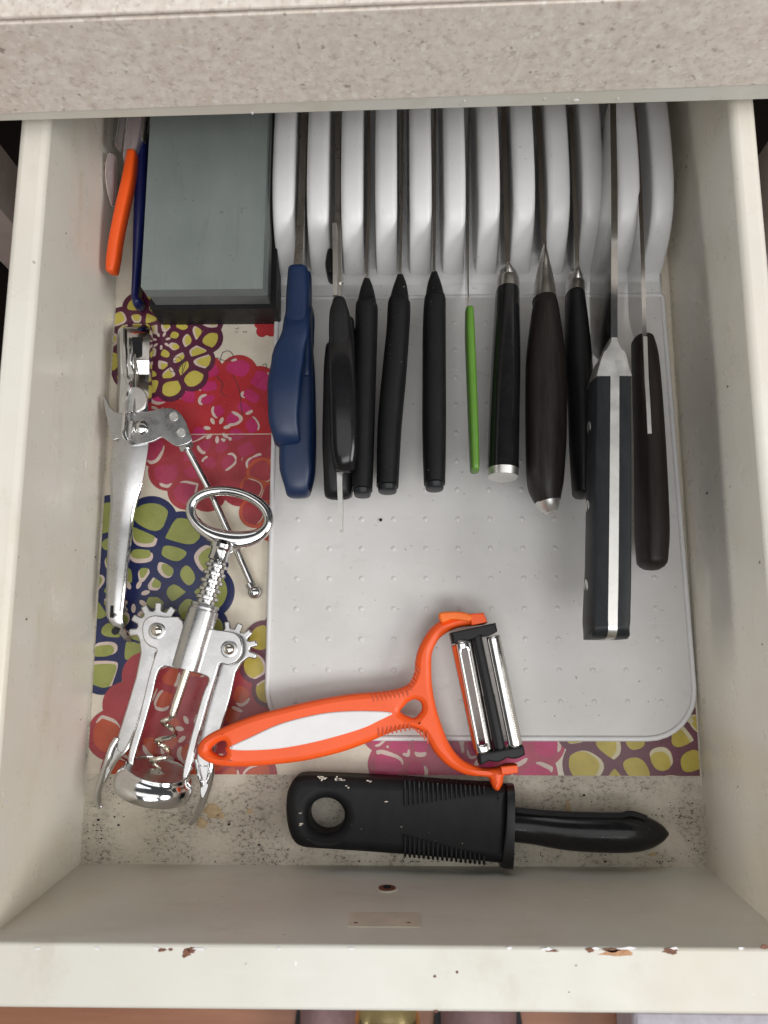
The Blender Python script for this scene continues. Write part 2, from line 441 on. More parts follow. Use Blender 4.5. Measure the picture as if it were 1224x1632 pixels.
# cabinet the drawer runs in
cab = thing('base_cabinet', 'dark cabinet carcass with painted stiles behind the drawer', 'cabinet', (0, .45, -.7))
MB().box((-.60, .60, -.70), (.60, .62, .131)).build('back_panel', M['dark'], cab, smooth=0)
MB().box((-.60, .20, -.70), (-.59, .60, .131)).build('side_panel', M['dark'], cab, smooth=0)
MB().box((.59, .20, -.70), (.60, .60, .131)).build('side_panel', M['dark'], cab, smooth=0)
def stile(u, va, vb, z, d, side):
    p = U(u, va, z); q = U(u, vb, z)
    mb = MB().box((min(p.x-.0, p.x+side*.03), q.y-.0, -.70), (max(p.x, p.x+side*.03), p.y, .10))
    mb.build('stile', M['stile'], cab, bevel=.001, smooth=0)
stile(9, 240, 335, .06, .02, -1); stile(1214, 238, 402, .06, .02, 1)

# ================================================================== DRAWER
dw = thing('kitchen_drawer', 'open cream painted wooden drawer with chipped front rim, holding all the utensils', 'drawer', (0, .1, -.01))
MB().box((XL-.004, YF-.004, -.008), (XR+.004, .50, 0)).build('bottom_panel', M['bottom'], dw, smooth=0)
def side(x0, x1, y0):
    mb = MB(); ys = [y0+i*(.5-y0)/24 for i in range(25)]
    r = [[(x0, y, -.012), (x1, y, -.012), (x1, y, ZR), (x0, y, ZR)] for y in ys]
    return mb.rings(r).build('side_panel', M['cream'], dw, bevel=.0036)
side(XL-.016, XL, -.12); side(XR, XR+.0132, -.12)
# front panel, inner face leaning out a little
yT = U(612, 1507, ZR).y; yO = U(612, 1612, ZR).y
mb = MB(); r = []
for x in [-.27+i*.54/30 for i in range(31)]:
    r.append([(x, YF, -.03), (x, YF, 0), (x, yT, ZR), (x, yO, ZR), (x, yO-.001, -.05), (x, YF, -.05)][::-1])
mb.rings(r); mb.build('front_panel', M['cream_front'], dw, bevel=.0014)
def on_front(u, v):    # on the leaning inner face
    z = .06
    for _ in range(30):
        p = U(u, v, z); y = YF+(yT-YF)*z/ZR
        z += (p.y-y)*-2.0 if False else 0
        # bisection below instead
        break
    lo, hi = -.01, ZR
    for _ in range(40):
        z = (lo+hi)/2; p = U(u, v, z); y = YF+(yT-YF)*z/ZR
        if p.y < y: lo = z   # point too far toward the viewer at this height -> raise
        else: hi = z
    return U(u, v, z)
fn = Vector((0, ZR, YF-yT)).normalized(); fu = Vector((1, 0, 0)); fv = Vector((0, yT-YF, ZR)).normalized()
if fn.y < 0: fn = -fn
def blob(mb, c, nx, ny, nrm, rx, ry, th, n=14, jag=.2):
    ring = [c+nx*(rx*math.cos(2*math.pi*i/n)*random.uniform(1-jag, 1+jag))+ny*(ry*math.sin(2*math.pi*i/n)*random.uniform(1-jag, 1+jag)) for i in range(n)]
    mb.rings([[q-nrm*.0003 for q in ring], [q+nrm*th for q in ring]])
def rrect(w, h, r, n=5):
    out = []
    for cx_, cy_, a0 in ((w-r, h-r, 0), (-w+r, h-r, 90), (-w+r, -h+r, 180), (w-r, -h+r, 270)):
        for i in range(n+1):
            a = math.radians(a0+90*i/n); out.append((cx_+r*math.cos(a), cy_+r*math.sin(a)))
    return out
c = on_front(613, 1466); pr = rrect(.0172, .0095, .0015)
M['filler'] = simple('beige_filler', (.60, .54, .44), .45, var=.12)
mb = MB(); mb.rings([[c+fu*a+fv*b-fn*.001 for a, b in pr], [c+fu*a*.99+fv*b*.99+fn*.00035 for a, b in pr]]); fp = mb.build('filler_patch', M['filler'], dw, smooth=0)
M['rust'] = simple('brown_rusty_wood', (.16, .06, .03), .6, var=.4, vs=400)
M['barewood'] = simple('bare_orange_wood', (.50, .27, .14), .7, var=.3, vs=300)
for du in (-46, 38): mb = MB(); blob(mb, on_front(613+du, 1472), fu, fv, fn, .0011, .0005, .0006); mb.build('nail_dent', M['rust'], fp, smooth=0)
c = on_front(617, 1418)
mb = MB(); mb.tube([c+fn*.0002, c+fn*.0008], .0058, 20); mb.build('screw_collar', M['cream_front'], dw, smooth=30)
mb = MB(); mb.tube([c+fn*.0003, c+fn*.0012], .0046, 20); sc_ = mb.build('screw_hole', M['rust'], dw)
mb = MB(); mb.tube([c+fn*.0005, c+fn*.0019], [.0026, .0018], 14); mb.build('screw_tip', M['black_base'], sc_)
# chips on the rim and dents of the walls
ux, uy, uz = Vector((1, 0, 0)), Vector((0, 1, 0)), Vector((0, 0, 1))
for (u, v, rx, ry, k) in ((297, 1519, 7, 6, 'rust'), (306, 1514, 6, 4, 'rust'), (258, 1514, 6, 3, 'rust'), (272, 1513, 3, 2, 'rust'),
                       (988, 1519, 26, 5, 'barewood'), (975, 1514, 13, 3, 'rust'), (940, 1514, 6, 4, 'rust'), (1068, 1515, 11, 5, 'rust'), (880, 1515, 9, 2, 'rust'),
                       (1218, 1509, 6, 3, 'rust'), (695, 1612, 3, 2, 'rust'), (693, 1556, 2, 2, 'rust'), (728, 1549, 2, 2, 'rust')):
    mb = MB(); blob(mb, U(u, v, ZR), ux, uy, uz, rx*.0003, ry*.00028, .00012, 16, .35); mb.build('paint_chip', M[k], dw, smooth=0)
mb = MB()
for (u, v, w) in ((60, 1512, 5), (155, 1512, 5), (318, 1512, 9), (250, 1511, 4), (445, 1512, 3), (560, 1512, 4), (812, 1511, 4), (872, 1512, 8), (950, 1511, 5), (1000, 1511, 14), (1075, 1511, 6), (1180, 1511, 5)):
    blob(mb, U(u, v, ZR), ux, uy, uz, w*.00028, .0006, .00035, 10, .4)
mb.build('raised_paint_flake', M['white'], dw, smooth=0, kind='stuff')
def on_wall(x, u, v):
    r = R_ @ np.array([u-CX, CY-v, -FPX]); t = x/r[0]; return Vector((x, float(r[1]*t), float(H+r[2]*t)))
mb = MB(); mb2 = MB()
for (u, v, rx, ry, w) in ((143, 533, 2, 2, 0), (91, 618, 3, 2, 0), (70, 657, 2, 2, 0), (10, 1278, 3, 2, 0), (97, 1090, 3, 2, 0), (132, 568, 1, 4, 0), (137, 740, 1, 9, 0), (120, 748, 4, 2, 0),
                       (99, 596, 1, 2, 1), (42, 987, 2, 2, 1), (120, 877, 2, 1, 1), (152, 888, 2, 2, 1), (128, 1147, 1, 1, 1), (105, 372, 1, 2, 1)):
    blob(mb2 if w else mb, on_wall(XL, u, v), uy, uz, ux, ry*.00026, rx*.0005, .0002, 8)
for (u, v, rx, ry, w) in ((1137, 553, 3, 2, 0), (1156, 592, 3, 3, 0), (1152, 606, 4, 3, 0), (1166, 645, 2, 2, 0), (1163, 538, 2, 2, 0), (1123, 728, 3, 2, 0), (1140, 573, 2, 2, 0),
                       (1127, 786, 3, 3, 1), (1126, 573, 1, 1, 1), (1160, 616, 2, 2, 1), (1176, 1254, 1, 2, 1), (1211, 896, 1, 3, 1), (1094, 266, 2, 3, 1), (1215, 1027, 1, 2, 1)):
    blob(mb2 if w else mb, on_wall(XR, u, v), uy, uz, -ux, ry*.00026, rx*.0005, .0002, 8)
mb.build('pale_nick', M['white'], dw, smooth=0, kind='stuff'); mb2.build('dark_nick', M['rust'], dw, smooth=0, kind='stuff')
# brass knob on the outer face
kp = Vector((U(618, 1612, .055).x, yO-.001, .055))
mb = MB(); prof = [(0, .006), (.010, .006), (.013, .010), (.018, .0152), (.024, .0165), (.029, .013), (.032, .006), (.0325, .0005)]
mb.rings([[(kp.x+r*math.cos(a), kp.y-d, kp.z+r*math.sin(a)) for a in [2*math.pi*i/28 for i in range(28)]] for d, r in prof])
mb.build('knob', M['brass'], dw)

# slippers and pale surface far below
for u0, u1, lab in ((466, 566, 'left mauve slipper on the floor boards below the drawer knob'), (705, 836, 'right mauve slipper on the floor boards below the drawer')):
    z = -.60; cu = (u0+u1)/2; hw = (u1-u0)/2*PX(z)
    c = U(cu, 1612, z)
    t = thing('slipper', lab, 'slipper', (c.x, c.y-.1, -.70), 'slippers on the floor')
    mb = MB(); rg = []
    for k in range(13):
        a = k/12; y = c.y+.045-a*.27; w = hw*math.sin(min(1, a*4+.12)*math.pi/2)*(1-.12*math.sin(a*math.pi)); h = .085*math.sin(min(1, a*3+.2)*math.pi/2)
        rg.append([(c.x+w*math.cos(q), y, -.69+max(0, math.sin(q))*h) for q in [2*math.pi*i/20 for i in range(20)]])
    mb.rings(rg).build('upper', M['mauve'], t)
    mb = MB(); ol = [(c.x+(hw+.006)*math.cos(q), c.y-.09+.145*math.sin(q)) for q in [2*math.pi*i/32 for i in range(32)]]
    mb.plate(ol, -.70, -.685).build('sole', M['black_base'], t)
o = MB().box((U(1003, 1612, -.62).x, -1.2, -.70), (.9, U(1003, 1600, -.62).y, -.60)).build('pale_box', M['pale'], smooth=0, bevel=.01)
tag(o, 'pale lilac box standing on the floor right of the slippers', 'box')

# ================================================================== LINER
def clip_poly(poly, x0, x1, y0, y1):
    def cl(p, ins, inter):
        out = []
        for i in range(len(p)):
            a, b = p[i-1], p[i]
            if ins(b):
                if not ins(a): out.append(inter(a, b))
                out.append(b)
            elif ins(a): out.append(inter(a, b))
        return out
    for ax, val, sg in ((0, x0, 1), (0, x1, -1), (1, y0, 1), (1, y1, -1)):
        if not poly: return poly
        def inter(a, b, ax=ax, val=val):
            t = (val-a[ax])/(b[ax]-a[ax]); return (a[0]+(b[0]-a[0])*t, a[1]+(b[1]-a[1])*t)
        poly = cl(poly, (lambda p, ax=ax, val=val, sg=sg: (p[ax]-val)*sg >= 0), inter)
    return poly
yseam = U(360, 663, .001).y; yfl = U(612, 1235, .001).y
LX0, LX1 = XL+.0015, XR-.0012
def sheet(name, x0, x1, y0, y1, z, lab):
    t = thing(name, lab, 'shelf liner', ((x0+x1)/2, (y0+y1)/2, 0))
    mb = MB(); nx, ny = 40, 40; vs = []; fs = []
    mb.box((x0, y0, .0001), (x1, y1, z)); mb.build('vinyl_sheet', M['liner'], t, smooth=0); return t
Lf = sheet('shelf_liner', LX0, LX1, yfl, yseam, .0009, 'front sheet of floral vinyl liner lying on the bottom of the drawer')
Lb = sheet('shelf_liner', LX0, LX1, yseam-.012, .48, .0014, 'rear sheet of floral vinyl liner with purple and yellow flower beside the whetstone')
def poly_print(mb, poly, z, box, k):
    p = clip_poly(poly, *box)
    if len(p) < 3: return
    a = sum(p[i][0]*p[(i+1) % len(p)][1]-p[(i+1) % len(p)][0]*p[i][1] for i in range(len(p)))
    if abs(a) < 1e-9: return
    if a < 0: p = p[::-1]
    mb.k = k; tri = triangulate([p])
    fs = []
    for t in tri:
        q = [p[i] for i in t]
        s = (q[1][0]-q[0][0])*(q[2][1]-q[0][1])-(q[1][1]-q[0][1])*(q[2][0]-q[0][0])
        fs.append(t if s > 0 else t[::-1])
    mb.add([(x, y, z) for x, y in p], fs)
def chaikin(p, it=2):
    for _ in range(it):
        q = []
        for i in range(len(p)):
            a, b = p[i], p[(i+1) % len(p)]
            q += [(a[0]*.75+b[0]*.25, a[1]*.75+b[1]*.25), (a[0]*.25+b[0]*.75, a[1]*.25+b[1]*.75)]
        p = q
    return p
def half(p, m, n):      # keep the side where (q-m).n <= 0
    out = []
    for i in range(len(p)):
        a, b = p[i-1], p[i]
        da = (a[0]-m[0])*n[0]+(a[1]-m[1])*n[1]; db = (b[0]-m[0])*n[0]+(b[1]-m[1])*n[1]
        if (da <= 0) != (db <= 0):
            t = da/(da-db); out.append((a[0]+(b[0]-a[0])*t, a[1]+(b[1]-a[1])*t))
        if db <= 0: out.append(b)
    return out
def flower(par, u, v, R, line, fill, hi, box, zb, seed, rings=((.27, 7), (.46, 10), (.65, 13), (.85, 15)), style='cell', lw=.034, parent_label=None):
    rnd = random.Random(seed); c = U(u, v, zb); mats = [P_[line], P_[fill], P_[hi]]; mb = MB()
    seeds = []; ph = rnd.random()
    for ri, (rr, m) in enumerate(rings):
        for q in range(m):
            a = 2*math.pi*(q+ph+.5*ri+rnd.uniform(-.17, .17))/m; r = R*rr*rnd.uniform(.94, 1.06)
            seeds.append((c.x+r*math.cos(a), c.y+r*math.sin(a), R*4.1*rr/m*rnd.uniform(.95, 1.1), ri, a))
    core = [(c.x, c.y)]
    poly_print(mb, [(c.x+R*.80*math.cos(a), c.y+R*.80*math.sin(a)) for a in [i*math.pi/20 for i in range(40)]], zb+.00004, box, 0)
    cells = []
    for i, (x, y, rs, ri, an) in enumerate(seeds):
        p = [(x+rs*math.cos(b)*(1.0), y+rs*math.sin(b)*1.0) for b in [k*math.pi/9 for k in range(18)]]
        for j, (x2, y2, *_r) in enumerate(seeds+[(c.x, c.y)]):
            if j == i: continue
            dx, dy = x2-x, y2-y; d = math.hypot(dx, dy)
            if d > 2.2*rs+R*.3: continue
            f = .5 if j < len(seeds) else .60
            p = half(p, (x+dx*f, y+dy*f), (dx, dy))
            if len(p) < 3: break
        if len(p) < 3: continue
        cells.append((p, x, y, ri, an))
    for p, x, y, ri, an in cells:      # outline colour, a little larger than each cell
        if ri < len(rings)-1: continue
        mx, my = sum(q[0] for q in p)/len(p), sum(q[1] for q in p)/len(p)
        g = [(q[0]+(q[0]-mx)/max(1e-6, math.hypot(q[0]-mx, q[1]-my))*R*lw*.9, q[1]+(q[1]-my)/max(1e-6, math.hypot(q[0]-mx, q[1]-my))*R*lw*.9) for q in p]
        poly_print(mb, chaikin(g, 1), zb+.00006+rnd.random()*.00001, box, 0)
    for p, x, y, ri, an in cells:
        mx, my = sum(q[0] for q in p)/len(p), sum(q[1] for q in p)/len(p)
        def shrink(k, ox=0, oy=0, jit=.0):
            o = []
            for q in p:
                d = max(1e-6, math.hypot(q[0]-mx, q[1]-my)); f = max(.1, (d-R*lw*k)/d)*(1+rnd.uniform(-jit, jit)); o.append((mx+(q[0]-mx)*f+ox, my+(q[1]-my)*f+oy))
            return o
        if rnd.random() < (.0 if style == 'cell' else .22): continue
        base = chaikin(shrink(1.0, jit=.03), 2)
        if style == 'cell':
            if rnd.random() < .6:
                poly_print(mb, base, zb+.00010, box, 2)
                sx = rnd.uniform(.3, .8)*R*lw; oa = an+rnd.uniform(-.8, .8)
                base = chaikin(shrink(1.45, math.cos(oa)*sx, math.sin(oa)*sx, .03), 2)
            poly_print(mb, base, zb+.00013, box, 1)
        else:
            poly_print(mb, chaikin(shrink(1.5, jit=.06), 2), zb+.00010, box, 1)
            # a broken pale stroke along part of the edge
            for _ in range(rnd.choice((1, 1, 2))):
                n = len(base); s0 = rnd.randrange(n); L = max(6, int(n*rnd.uniform(.16, .34))); wd = R*rnd.uniform(.012, .024); A = []; B = []
                for k in range(L):
                    q = base[(s0+k) % n]; d = max(1e-6, math.hypot(q[0]-mx, q[1]-my)); w = wd*min(1, math.sin(math.pi*(k+.6)/(L+.2))*1.6)
                    A.append((q[0]+(q[0]-mx)/d*w, q[1]+(q[1]-my)/d*w)); B.append((q[0]-(q[0]-mx)/d*w, q[1]-(q[1]-my)/d*w))
                poly_print(mb, A+B[::-1], zb+.00014+_*.00001, box, 2)
    nq = 7
    for q in range(nq):    # little daisy in the middle
        a = 2*math.pi*(q+.3)/nq; r = R*.135; P3 = [(c.x+(r+R*.05*math.cos(b))*math.cos(a)-R*.026*math.sin(b)*math.sin(a), c.y+(r+R*.05*math.cos(b))*math.sin(a)+R*.026*math.sin(b)*math.cos(a)) for b in [k*math.pi/6 for k in range(12)]]
        poly_print(mb, P3, zb+.00015, box, 2)
    return mb.build('printed_flower', mats, par, smooth=0, label=parent_label)
bf = (LX0, LX1, yfl, yseam-.0122); bb = (LX0, LX1, yseam-.0118, .44)
K_ = PX(0)
flower(Lb, 346, 685, 125*K_, 'red', 'magenta', 'blush', bb, .00142, 5, style='stroke', parent_label='red and magenta flower print')
flower(Lb, 257, 543, 90*K_, 'plum', 'yellow', 'blush', bb, .00158, 11, rings=((.28, 7), (.48, 9), (.68, 12), (.88, 14)), lw=.058, parent_label='plum and yellow flower print')
flower(Lb, 425, 520, 20*K_, 'red', 'red', 'red', bb, .00142, 8, rings=((.6, 5),))
flower(Lf, 346, 685, 127*K_, 'dullred', 'dullrose', 'blush', bf, .00092, 5, style='stroke', parent_label='dull red flower print')
flower(Lf, 455, 790, 66*K_, 'brick', 'dullred', 'blush', bf, .00108, 6, style='stroke', rings=((.4, 6), (.8, 9)))
flower(Lf, 213, 950, 146*K_, 'navy', 'olive', 'blush', bf, .00104, 17, rings=((.25, 8), (.43, 9), (.62, 11), (.84, 13)), lw=.046, parent_label='navy and olive flower print')
flower(Lf, 305, 1165, 140*K_, 'dullred', 'brick', 'blush', bf, .00124, 21, style='stroke', parent_label='dark red flower print')
flower(Lf, 470, 1050, 72*K_, 'mauveplum', 'ochre', 'blush', bf, .00140, 25, rings=((.40, 7), (.8, 9)), lw=.06)
flower(Lf, 735, 1160, 145*K_, 'dullrose', 'magenta', 'blush', bf, .00100, 31, style='stroke', parent_label='rose flower print')
flower(Lf, 1075, 1130, 185*K_, 'mauveplum', 'ochre', 'creamhi', bf, .00116, 41, rings=((.24, 7), (.42, 10), (.62, 13), (.83, 17)), lw=.036, parent_label='plum and ochre flower print')
# printed digits and pen scribbles
def text(body, u, v, size, rot, par, z):
    cu = bpy.data.curves.new('printed_digit', 'FONT'); cu.body = body; cu.size = size
    to = bpy.data.objects.new('tmp', cu); C.objects.link(to); bpy.context.view_layer.update()
    me = bpy.data.meshes.new_from_object(to.evaluated_get(bpy.context.evaluated_depsgraph_get())); bpy.data.objects.remove(to)
    me.materials.clear(); me.materials.append(P_['ink'])
    p = U(u, v, z); me.transform(Matrix.Translation(p) @ Matrix.Rotation(rot, 4, 'Z'))
    o = bpy.data.objects.new('printed_digit', me); C.objects.link(o); o.parent = par; o.matrix_parent_inverse = Matrix.Translation(-par.location)
text('1 L', 380, 531, .0034, math.pi/2, Lb, .0017); text('2', 393, 531, .0034, math.pi/2, Lb, .0017)
mb = MB()
for pts in ([(268, 575), (275, 570), (286, 570), (290, 580), (282, 590), (272, 592), (270, 580), (280, 574)], [(285, 590), (292, 572), (290, 596), (296, 578)],
            [(371, 598), (378, 612), (383, 630), (384, 645), (386, 662)], [(345, 570), (360, 575), (372, 570), (366, 560), (355, 562), (350, 578)],
            [(345, 600), (355, 612), (352, 625), (362, 632)], [(418, 582), (424, 580), (424, 588)]):
    P3 = [U(a, b, .00172) for a, b in cr(pts, 5, False)]; mb.tube(P3, .00022, 5, .4)
mb.build('pen_scribble', P_['ink'], Lb)
# small crumbs lying about
for i, (u, v, r, z, k) in enumerate(((607, 829, 3.0, .0045, 'black_base'), (560, 1322, 1.6, .0, 'rust'), (930, 1290, 0, 0, ''),)):
    if r == 0: continue
    p = U(u, v, z); mb = MB(); mb.rings([[(p.x+r*K_*f*math.cos(a)*random.uniform(.7, 1.1), p.y+r*K_*f*math.sin(a)*random.uniform(.7, 1.1), p.z+h) for a in [q*.785 for q in range(8)]] for f, h in ((.8, 0), (1, .0006), (.5, .0011))])
    tag(mb.build('crumb', M[k]), ('black crumb lying on the grey mat below the black knives', 'brown crumb on the drawer bottom')[i], 'crumb')
mb = MB(); rnd = random.Random(12)
for u, v, r in [(884, 1141, 1.5), (869, 1118, 1), (954, 1140, 1.2), (857, 922, 1), (672, 950, 1), (655, 870, 1.3), (612, 905, .8), (930, 1105, 1), (1008, 830, 1.2), (905, 1010, 1), (560, 905, 1), (500, 1060, .9), (735, 880, 1), (640, 940, .8)]+[(rnd.uniform(445, 1080), rnd.uniform(800, 1160), rnd.uniform(.4, .9)) for _ in range(45)]:
    blob(mb, U(u, v, .004), ux, uy, uz, r*.0003, r*.0002, .0003, 6, .4)
tag(mb.build('dust_speck', M['rust'], smooth=0, kind='stuff'), 'tiny dark dust specks scattered over the studded grey mat', 'dust')
M['tan_stain'] = simple('tan_stain', (.42, .31, .17), .5, var=.25, vs=300)
for u, v, rx, ry in ((338, 1292, 13, 10), (322, 1312, 9, 8), (352, 1300, 7, 5), (905, 1286, 5, 9), (398, 1293, 5, 4), (1040, 1362, 6, 3)):
    mb = MB(); c = U(u, v, 0); poly_ring = []
    mb.rings([[(c.x+rx*K_*f*math.cos(a)*w, c.y+ry*K_*f*math.sin(a)*w, z) for a, w in W_] for W_ in [[(q*math.pi/9, rnd.uniform(.75, 1.2)) for q in range(18)]] for f, z in ((1, .00001), (.9, .00012))]); mb.build('stain', M['tan_stain'], dw, smooth=0)
# dirt on bare board: real grit
rnd = random.Random(3); mb = MB()
CL = [(rnd.choice((rnd.uniform(145, 440), rnd.uniform(830, 1115))), rnd.uniform(1245, 1370)) for _ in range(26)]+[(rnd.uniform(140, 1115), 1371) for _ in range(14)]+[(rnd.uniform(142, 150), rnd.uniform(1245, 1370)) for _ in range(5)]
for i in range(420):
    cl_ = rnd.choice(CL); u = cl_[0]+rnd.gauss(0, 22); v = min(1373, max(1240, cl_[1]+rnd.gauss(0, 9)))
    if not 138 < u < 1120: continue
    p = U(u, v, 0); r = rnd.uniform(.0001, .00042)*(1 if rnd.random() < .92 else 1.8)
    mb.rings([[(p.x+r*1.3*math.cos(a)*rnd.uniform(.6, 1.2), p.y+r*math.sin(a)*rnd.uniform(.6, 1.2), h) for a in [q*1.05 for q in range(6)]] for h in (.00002, r*.5)])
o = mb.build('grit', M['black_base'], smooth=0, kind='stuff'); tag(o, 'dark grit scattered over the bare drawer bottom', 'grit')

# ================================================================== KNIFE ORGANISER
og = thing('knife_organiser', 'pale grey plastic knife organiser with rounded upright fins and studded mat', 'knife organiser', (.045, .12, 0))
mx0, mx1, my0, my1 = -.0825, .1705, -.0378, .40
def matoutline(ins=0, rr=.030, my1_=.2395):
    out = []
    xr = lambda y: .1705-(.1705-.1665)*(y-my0)/(.24-my0)
    for cx_, cy_, a0, r in ((mx1-rr, my0+rr, 270, rr), (None, my1_-.004, 0, .004), (mx0+.004, my1_-.004, 90, .004), (mx0+rr, my0+rr, 180, rr)):
        for i in range(9):
            a = math.radians(a0+90*i/8); c0 = cx_ if cx_ is not None else xr(my1_)-.004
            out.append((c0+(r-ins)*math.cos(a), cy_+(r-ins)*math.sin(a)))
    return out
mb = MB().plate(matoutline(.0012), .0016, .0040); mb.build('mat', M['mat'], og, smooth=30)
ol = matoutline(.0012); mb = MB(); mb.tube([(x, y, .0040) for x, y in ol], .0016, 10, loop=True); mb.build('rim_bead', M['plastic'], og, smooth=60)
p0, p1 = U(475, 828, .004), U(883, 828, .004); dx = (p1.x-p0.x)/8; q0, q1 = U(524, 828, .004), U(524, 1118, .004); dy = (q0.y-q1.y)/6
mb = MB()
for i in range(-0, 14):
    for j in range(-6, 14):
        x = p0.x+dx*i; y = p0.y+dy*j+.0
        if not (mx0+.006 < x < .163 and my0+.008 < y < .232): continue
        mb.rings([[(x+r*math.cos(a), y+r*math.sin(a), z) for a in [q*math.pi/6 for q in range(12)]] for r, z in ((.0018, .0039), (.0014, .0042), (.0008, .00445), (.0003, .0045))])
mb.build('grip_stud', M['mat'], og, kind='stuff')
# fins: pixel edges of each crown measured at the row where they stand highest
sl = [(434, 473), (487, 522), (544, 581), (597, 635), (649, 688), (700, 742), (757, 798), (814, 855), (871, 913), (923, 968), (990, 1024), (1036, 1074)]
ZT = .045
xs = []
for a, b in sl: xs.append([U(a, 300, ZT-.004).x, U(b, 300, ZT-.004).x])
wid = .0135
pitch = (xs[-1][1]-wid-xs[0][0])/11
prof = cr([(.2445, .0030), (.2500, .0075), (.2555, .0170), (.2620, .0270), (.2700, .0355), (.2800, .0415), (.2950, .0450), (.3150, .0455), (.3400, .0435), (.3700, .0395), (.4000, .0360)], 4, False)
print('slat x', [tuple(round(c*1000, 1) for c in p) for p in xs], 'pitch', pitch)
def fin(x0, w):
    mb = MB(); rg = []
    for (y, z) in prof:
        w0 = w; r = min(.0045, z*.8); sec = [(0, .0014)]
        h = z
        f = .0016 if h > .02 else .0016*h/.02
        L = [(-f, .0014), (0, min(.02, h*.5)), (0, h-r)]
        L += [(r*(1-math.cos(a)), h-r*.75*(1-math.sin(a))) for a in [math.radians(q) for q in (20, 40, 60, 80)]]
        Rr = [(w0-a, b) for a, b in L[::-1]]
        rg.append([(x0+a, y, b) for a, b in L+Rr][::-1])
    # rounded nose
    mb.rings(rg); return mb
for i in range(12):
    x0 = xs[0][0]+pitch*i
    fin(x0+random.uniform(-.00025, .00025), wid+random.uniform(-.0003, .0003)).build('fin', M['plastic'], og, smooth=50)
M['slot'] = simple('grey_slot_floor', (.45, .45, .46), .4)
xr_ = xs[0][0]+pitch*11+wid
mb = MB(); rg = []
for y, z in cr([(.2395, .0045), (.2420, .0060), (.2450, .0075), (.2500, .0090), (.2560, .0080), (.2620, .0060), (.2700, .0050), (.4, .0050)], 4, False):
    rg.append([(xs[0][0]-.001, y, .0012), (xs[0][0]-.001, y, z*.5), (xs[0][0]+.002, y, z), (xr_-.002, y, z), (xr_+.001, y, z*.5), (xr_+.001, y, .0012)][::-1])
mb.rings(rg).build('fin_base', M['plastic'], og, smooth=50)
def slotx(i): return xs[0][0]+pitch*i+wid+(pitch-wid)/2     # centre of slot i (0 = leftmost)

# ================================================================== WHETSTONE
ws = thing('whetstone', 'large grey green whetstone on a black base beside the knife organiser', 'whetstone', (-.12, .29, 0))
sx0, sx1, sy0, sy1 = -.1560, -.0832, .2245, .405
def stone(x0, x1, y0, y1, z0, z1, ch, name, mat, bev=.0006):
    ol = [(x0+ch, y0), (x1, y0), (x1, y1), (x0, y1), (x0, y0+ch*1.3)]
    return MB().plate(ol, z0, z1).build(name, mat, ws, smooth=0, bevel=bev)
stone(sx0, sx1, sy0, sy1, .0385, .0480, .0015, 'fine_grit_layer', M['stone'])
stone(sx0+.0004, sx1-.0004+.0016, sy0+.0003, sy1, .0260, .0384, .0025, 'coarse_grit_layer', M['stone2'])
MB().plate([(sx0-.001, sy0-.0025), (sx1+.0045, sy0-.0025), (sx1+.0045, sy1), (sx0-.001, sy1)], .0016, .0255).build('base_tray', M['black_base'], ws, smooth=0, bevel=.0015)

# ================================================================== THINGS LEFT OF THE WHETSTONE
pk = thing('orange_knife', 'orange handled knife in a clear guard wedged left of the whetstone', 'knife', (-.17, .26, 0))
def strip(pts, th_z, name, mat, par, e=3., ends=(.8, .8), n=20, k=5):
    mb = MB(); loft(mb, [(u, v, z, hw, th_z) for u, v, z, hw in pts], n=n, e=e, ends=ends, k=k); return mb.build(name, mat, par, smooth=50)
strip([(212, 248, .036, 8), (205, 290, .036, 9.5), (195, 335, .035, 9.8), (186, 380, .033, 9.8), (181, 415, .031, 9.8), (179, 432, .030, 8)], .012, 'handle', M['orange'], pk, e=4)
strip([(222, 150, .034, 20), (219, 200, .034, 19), (212, 232, .034, 15), (206, 258, .034, 9)], .010, 'clear_guard', M['clear'], pk, e=4)
strip([(199, 150, .045, 1.6), (193, 200, .044, 1.6), (188, 236, .043, 1.6)], .010, 'blade', M['steel_bright'], pk, e=4)
o = strip([(180, 250, .036, 6), (177, 270, .034, 9), (178, 295, .032, 9), (180, 315, .030, 6), (182, 328, .028, 3)], .012, 'plastic_cap', M['clear'], None, e=2.2)
tag(o, 'small translucent oval plastic cap between the drawer wall and the orange handle', 'cap')
bp = thing('navy_peeler', 'dark navy plastic handle squeezed against the left side of the whetstone', 'peeler', (-.165, .27, 0))
strip([(232, 195, .030, 6), (229, 240, .028, 9), (225, 330, .022, 11), (222, 400, .016, 9), (219, 450, .012, 7), (218, 475, .010, 7), (222, 486, .010, 9)], .014, 'handle', M['navy_dark'], bp, e=2.4)
strip([(236, 150, .038, 3), (232, 190, .038, 4), (229, 225, .036, 3)], .006, 'blade', M['steel'], bp)

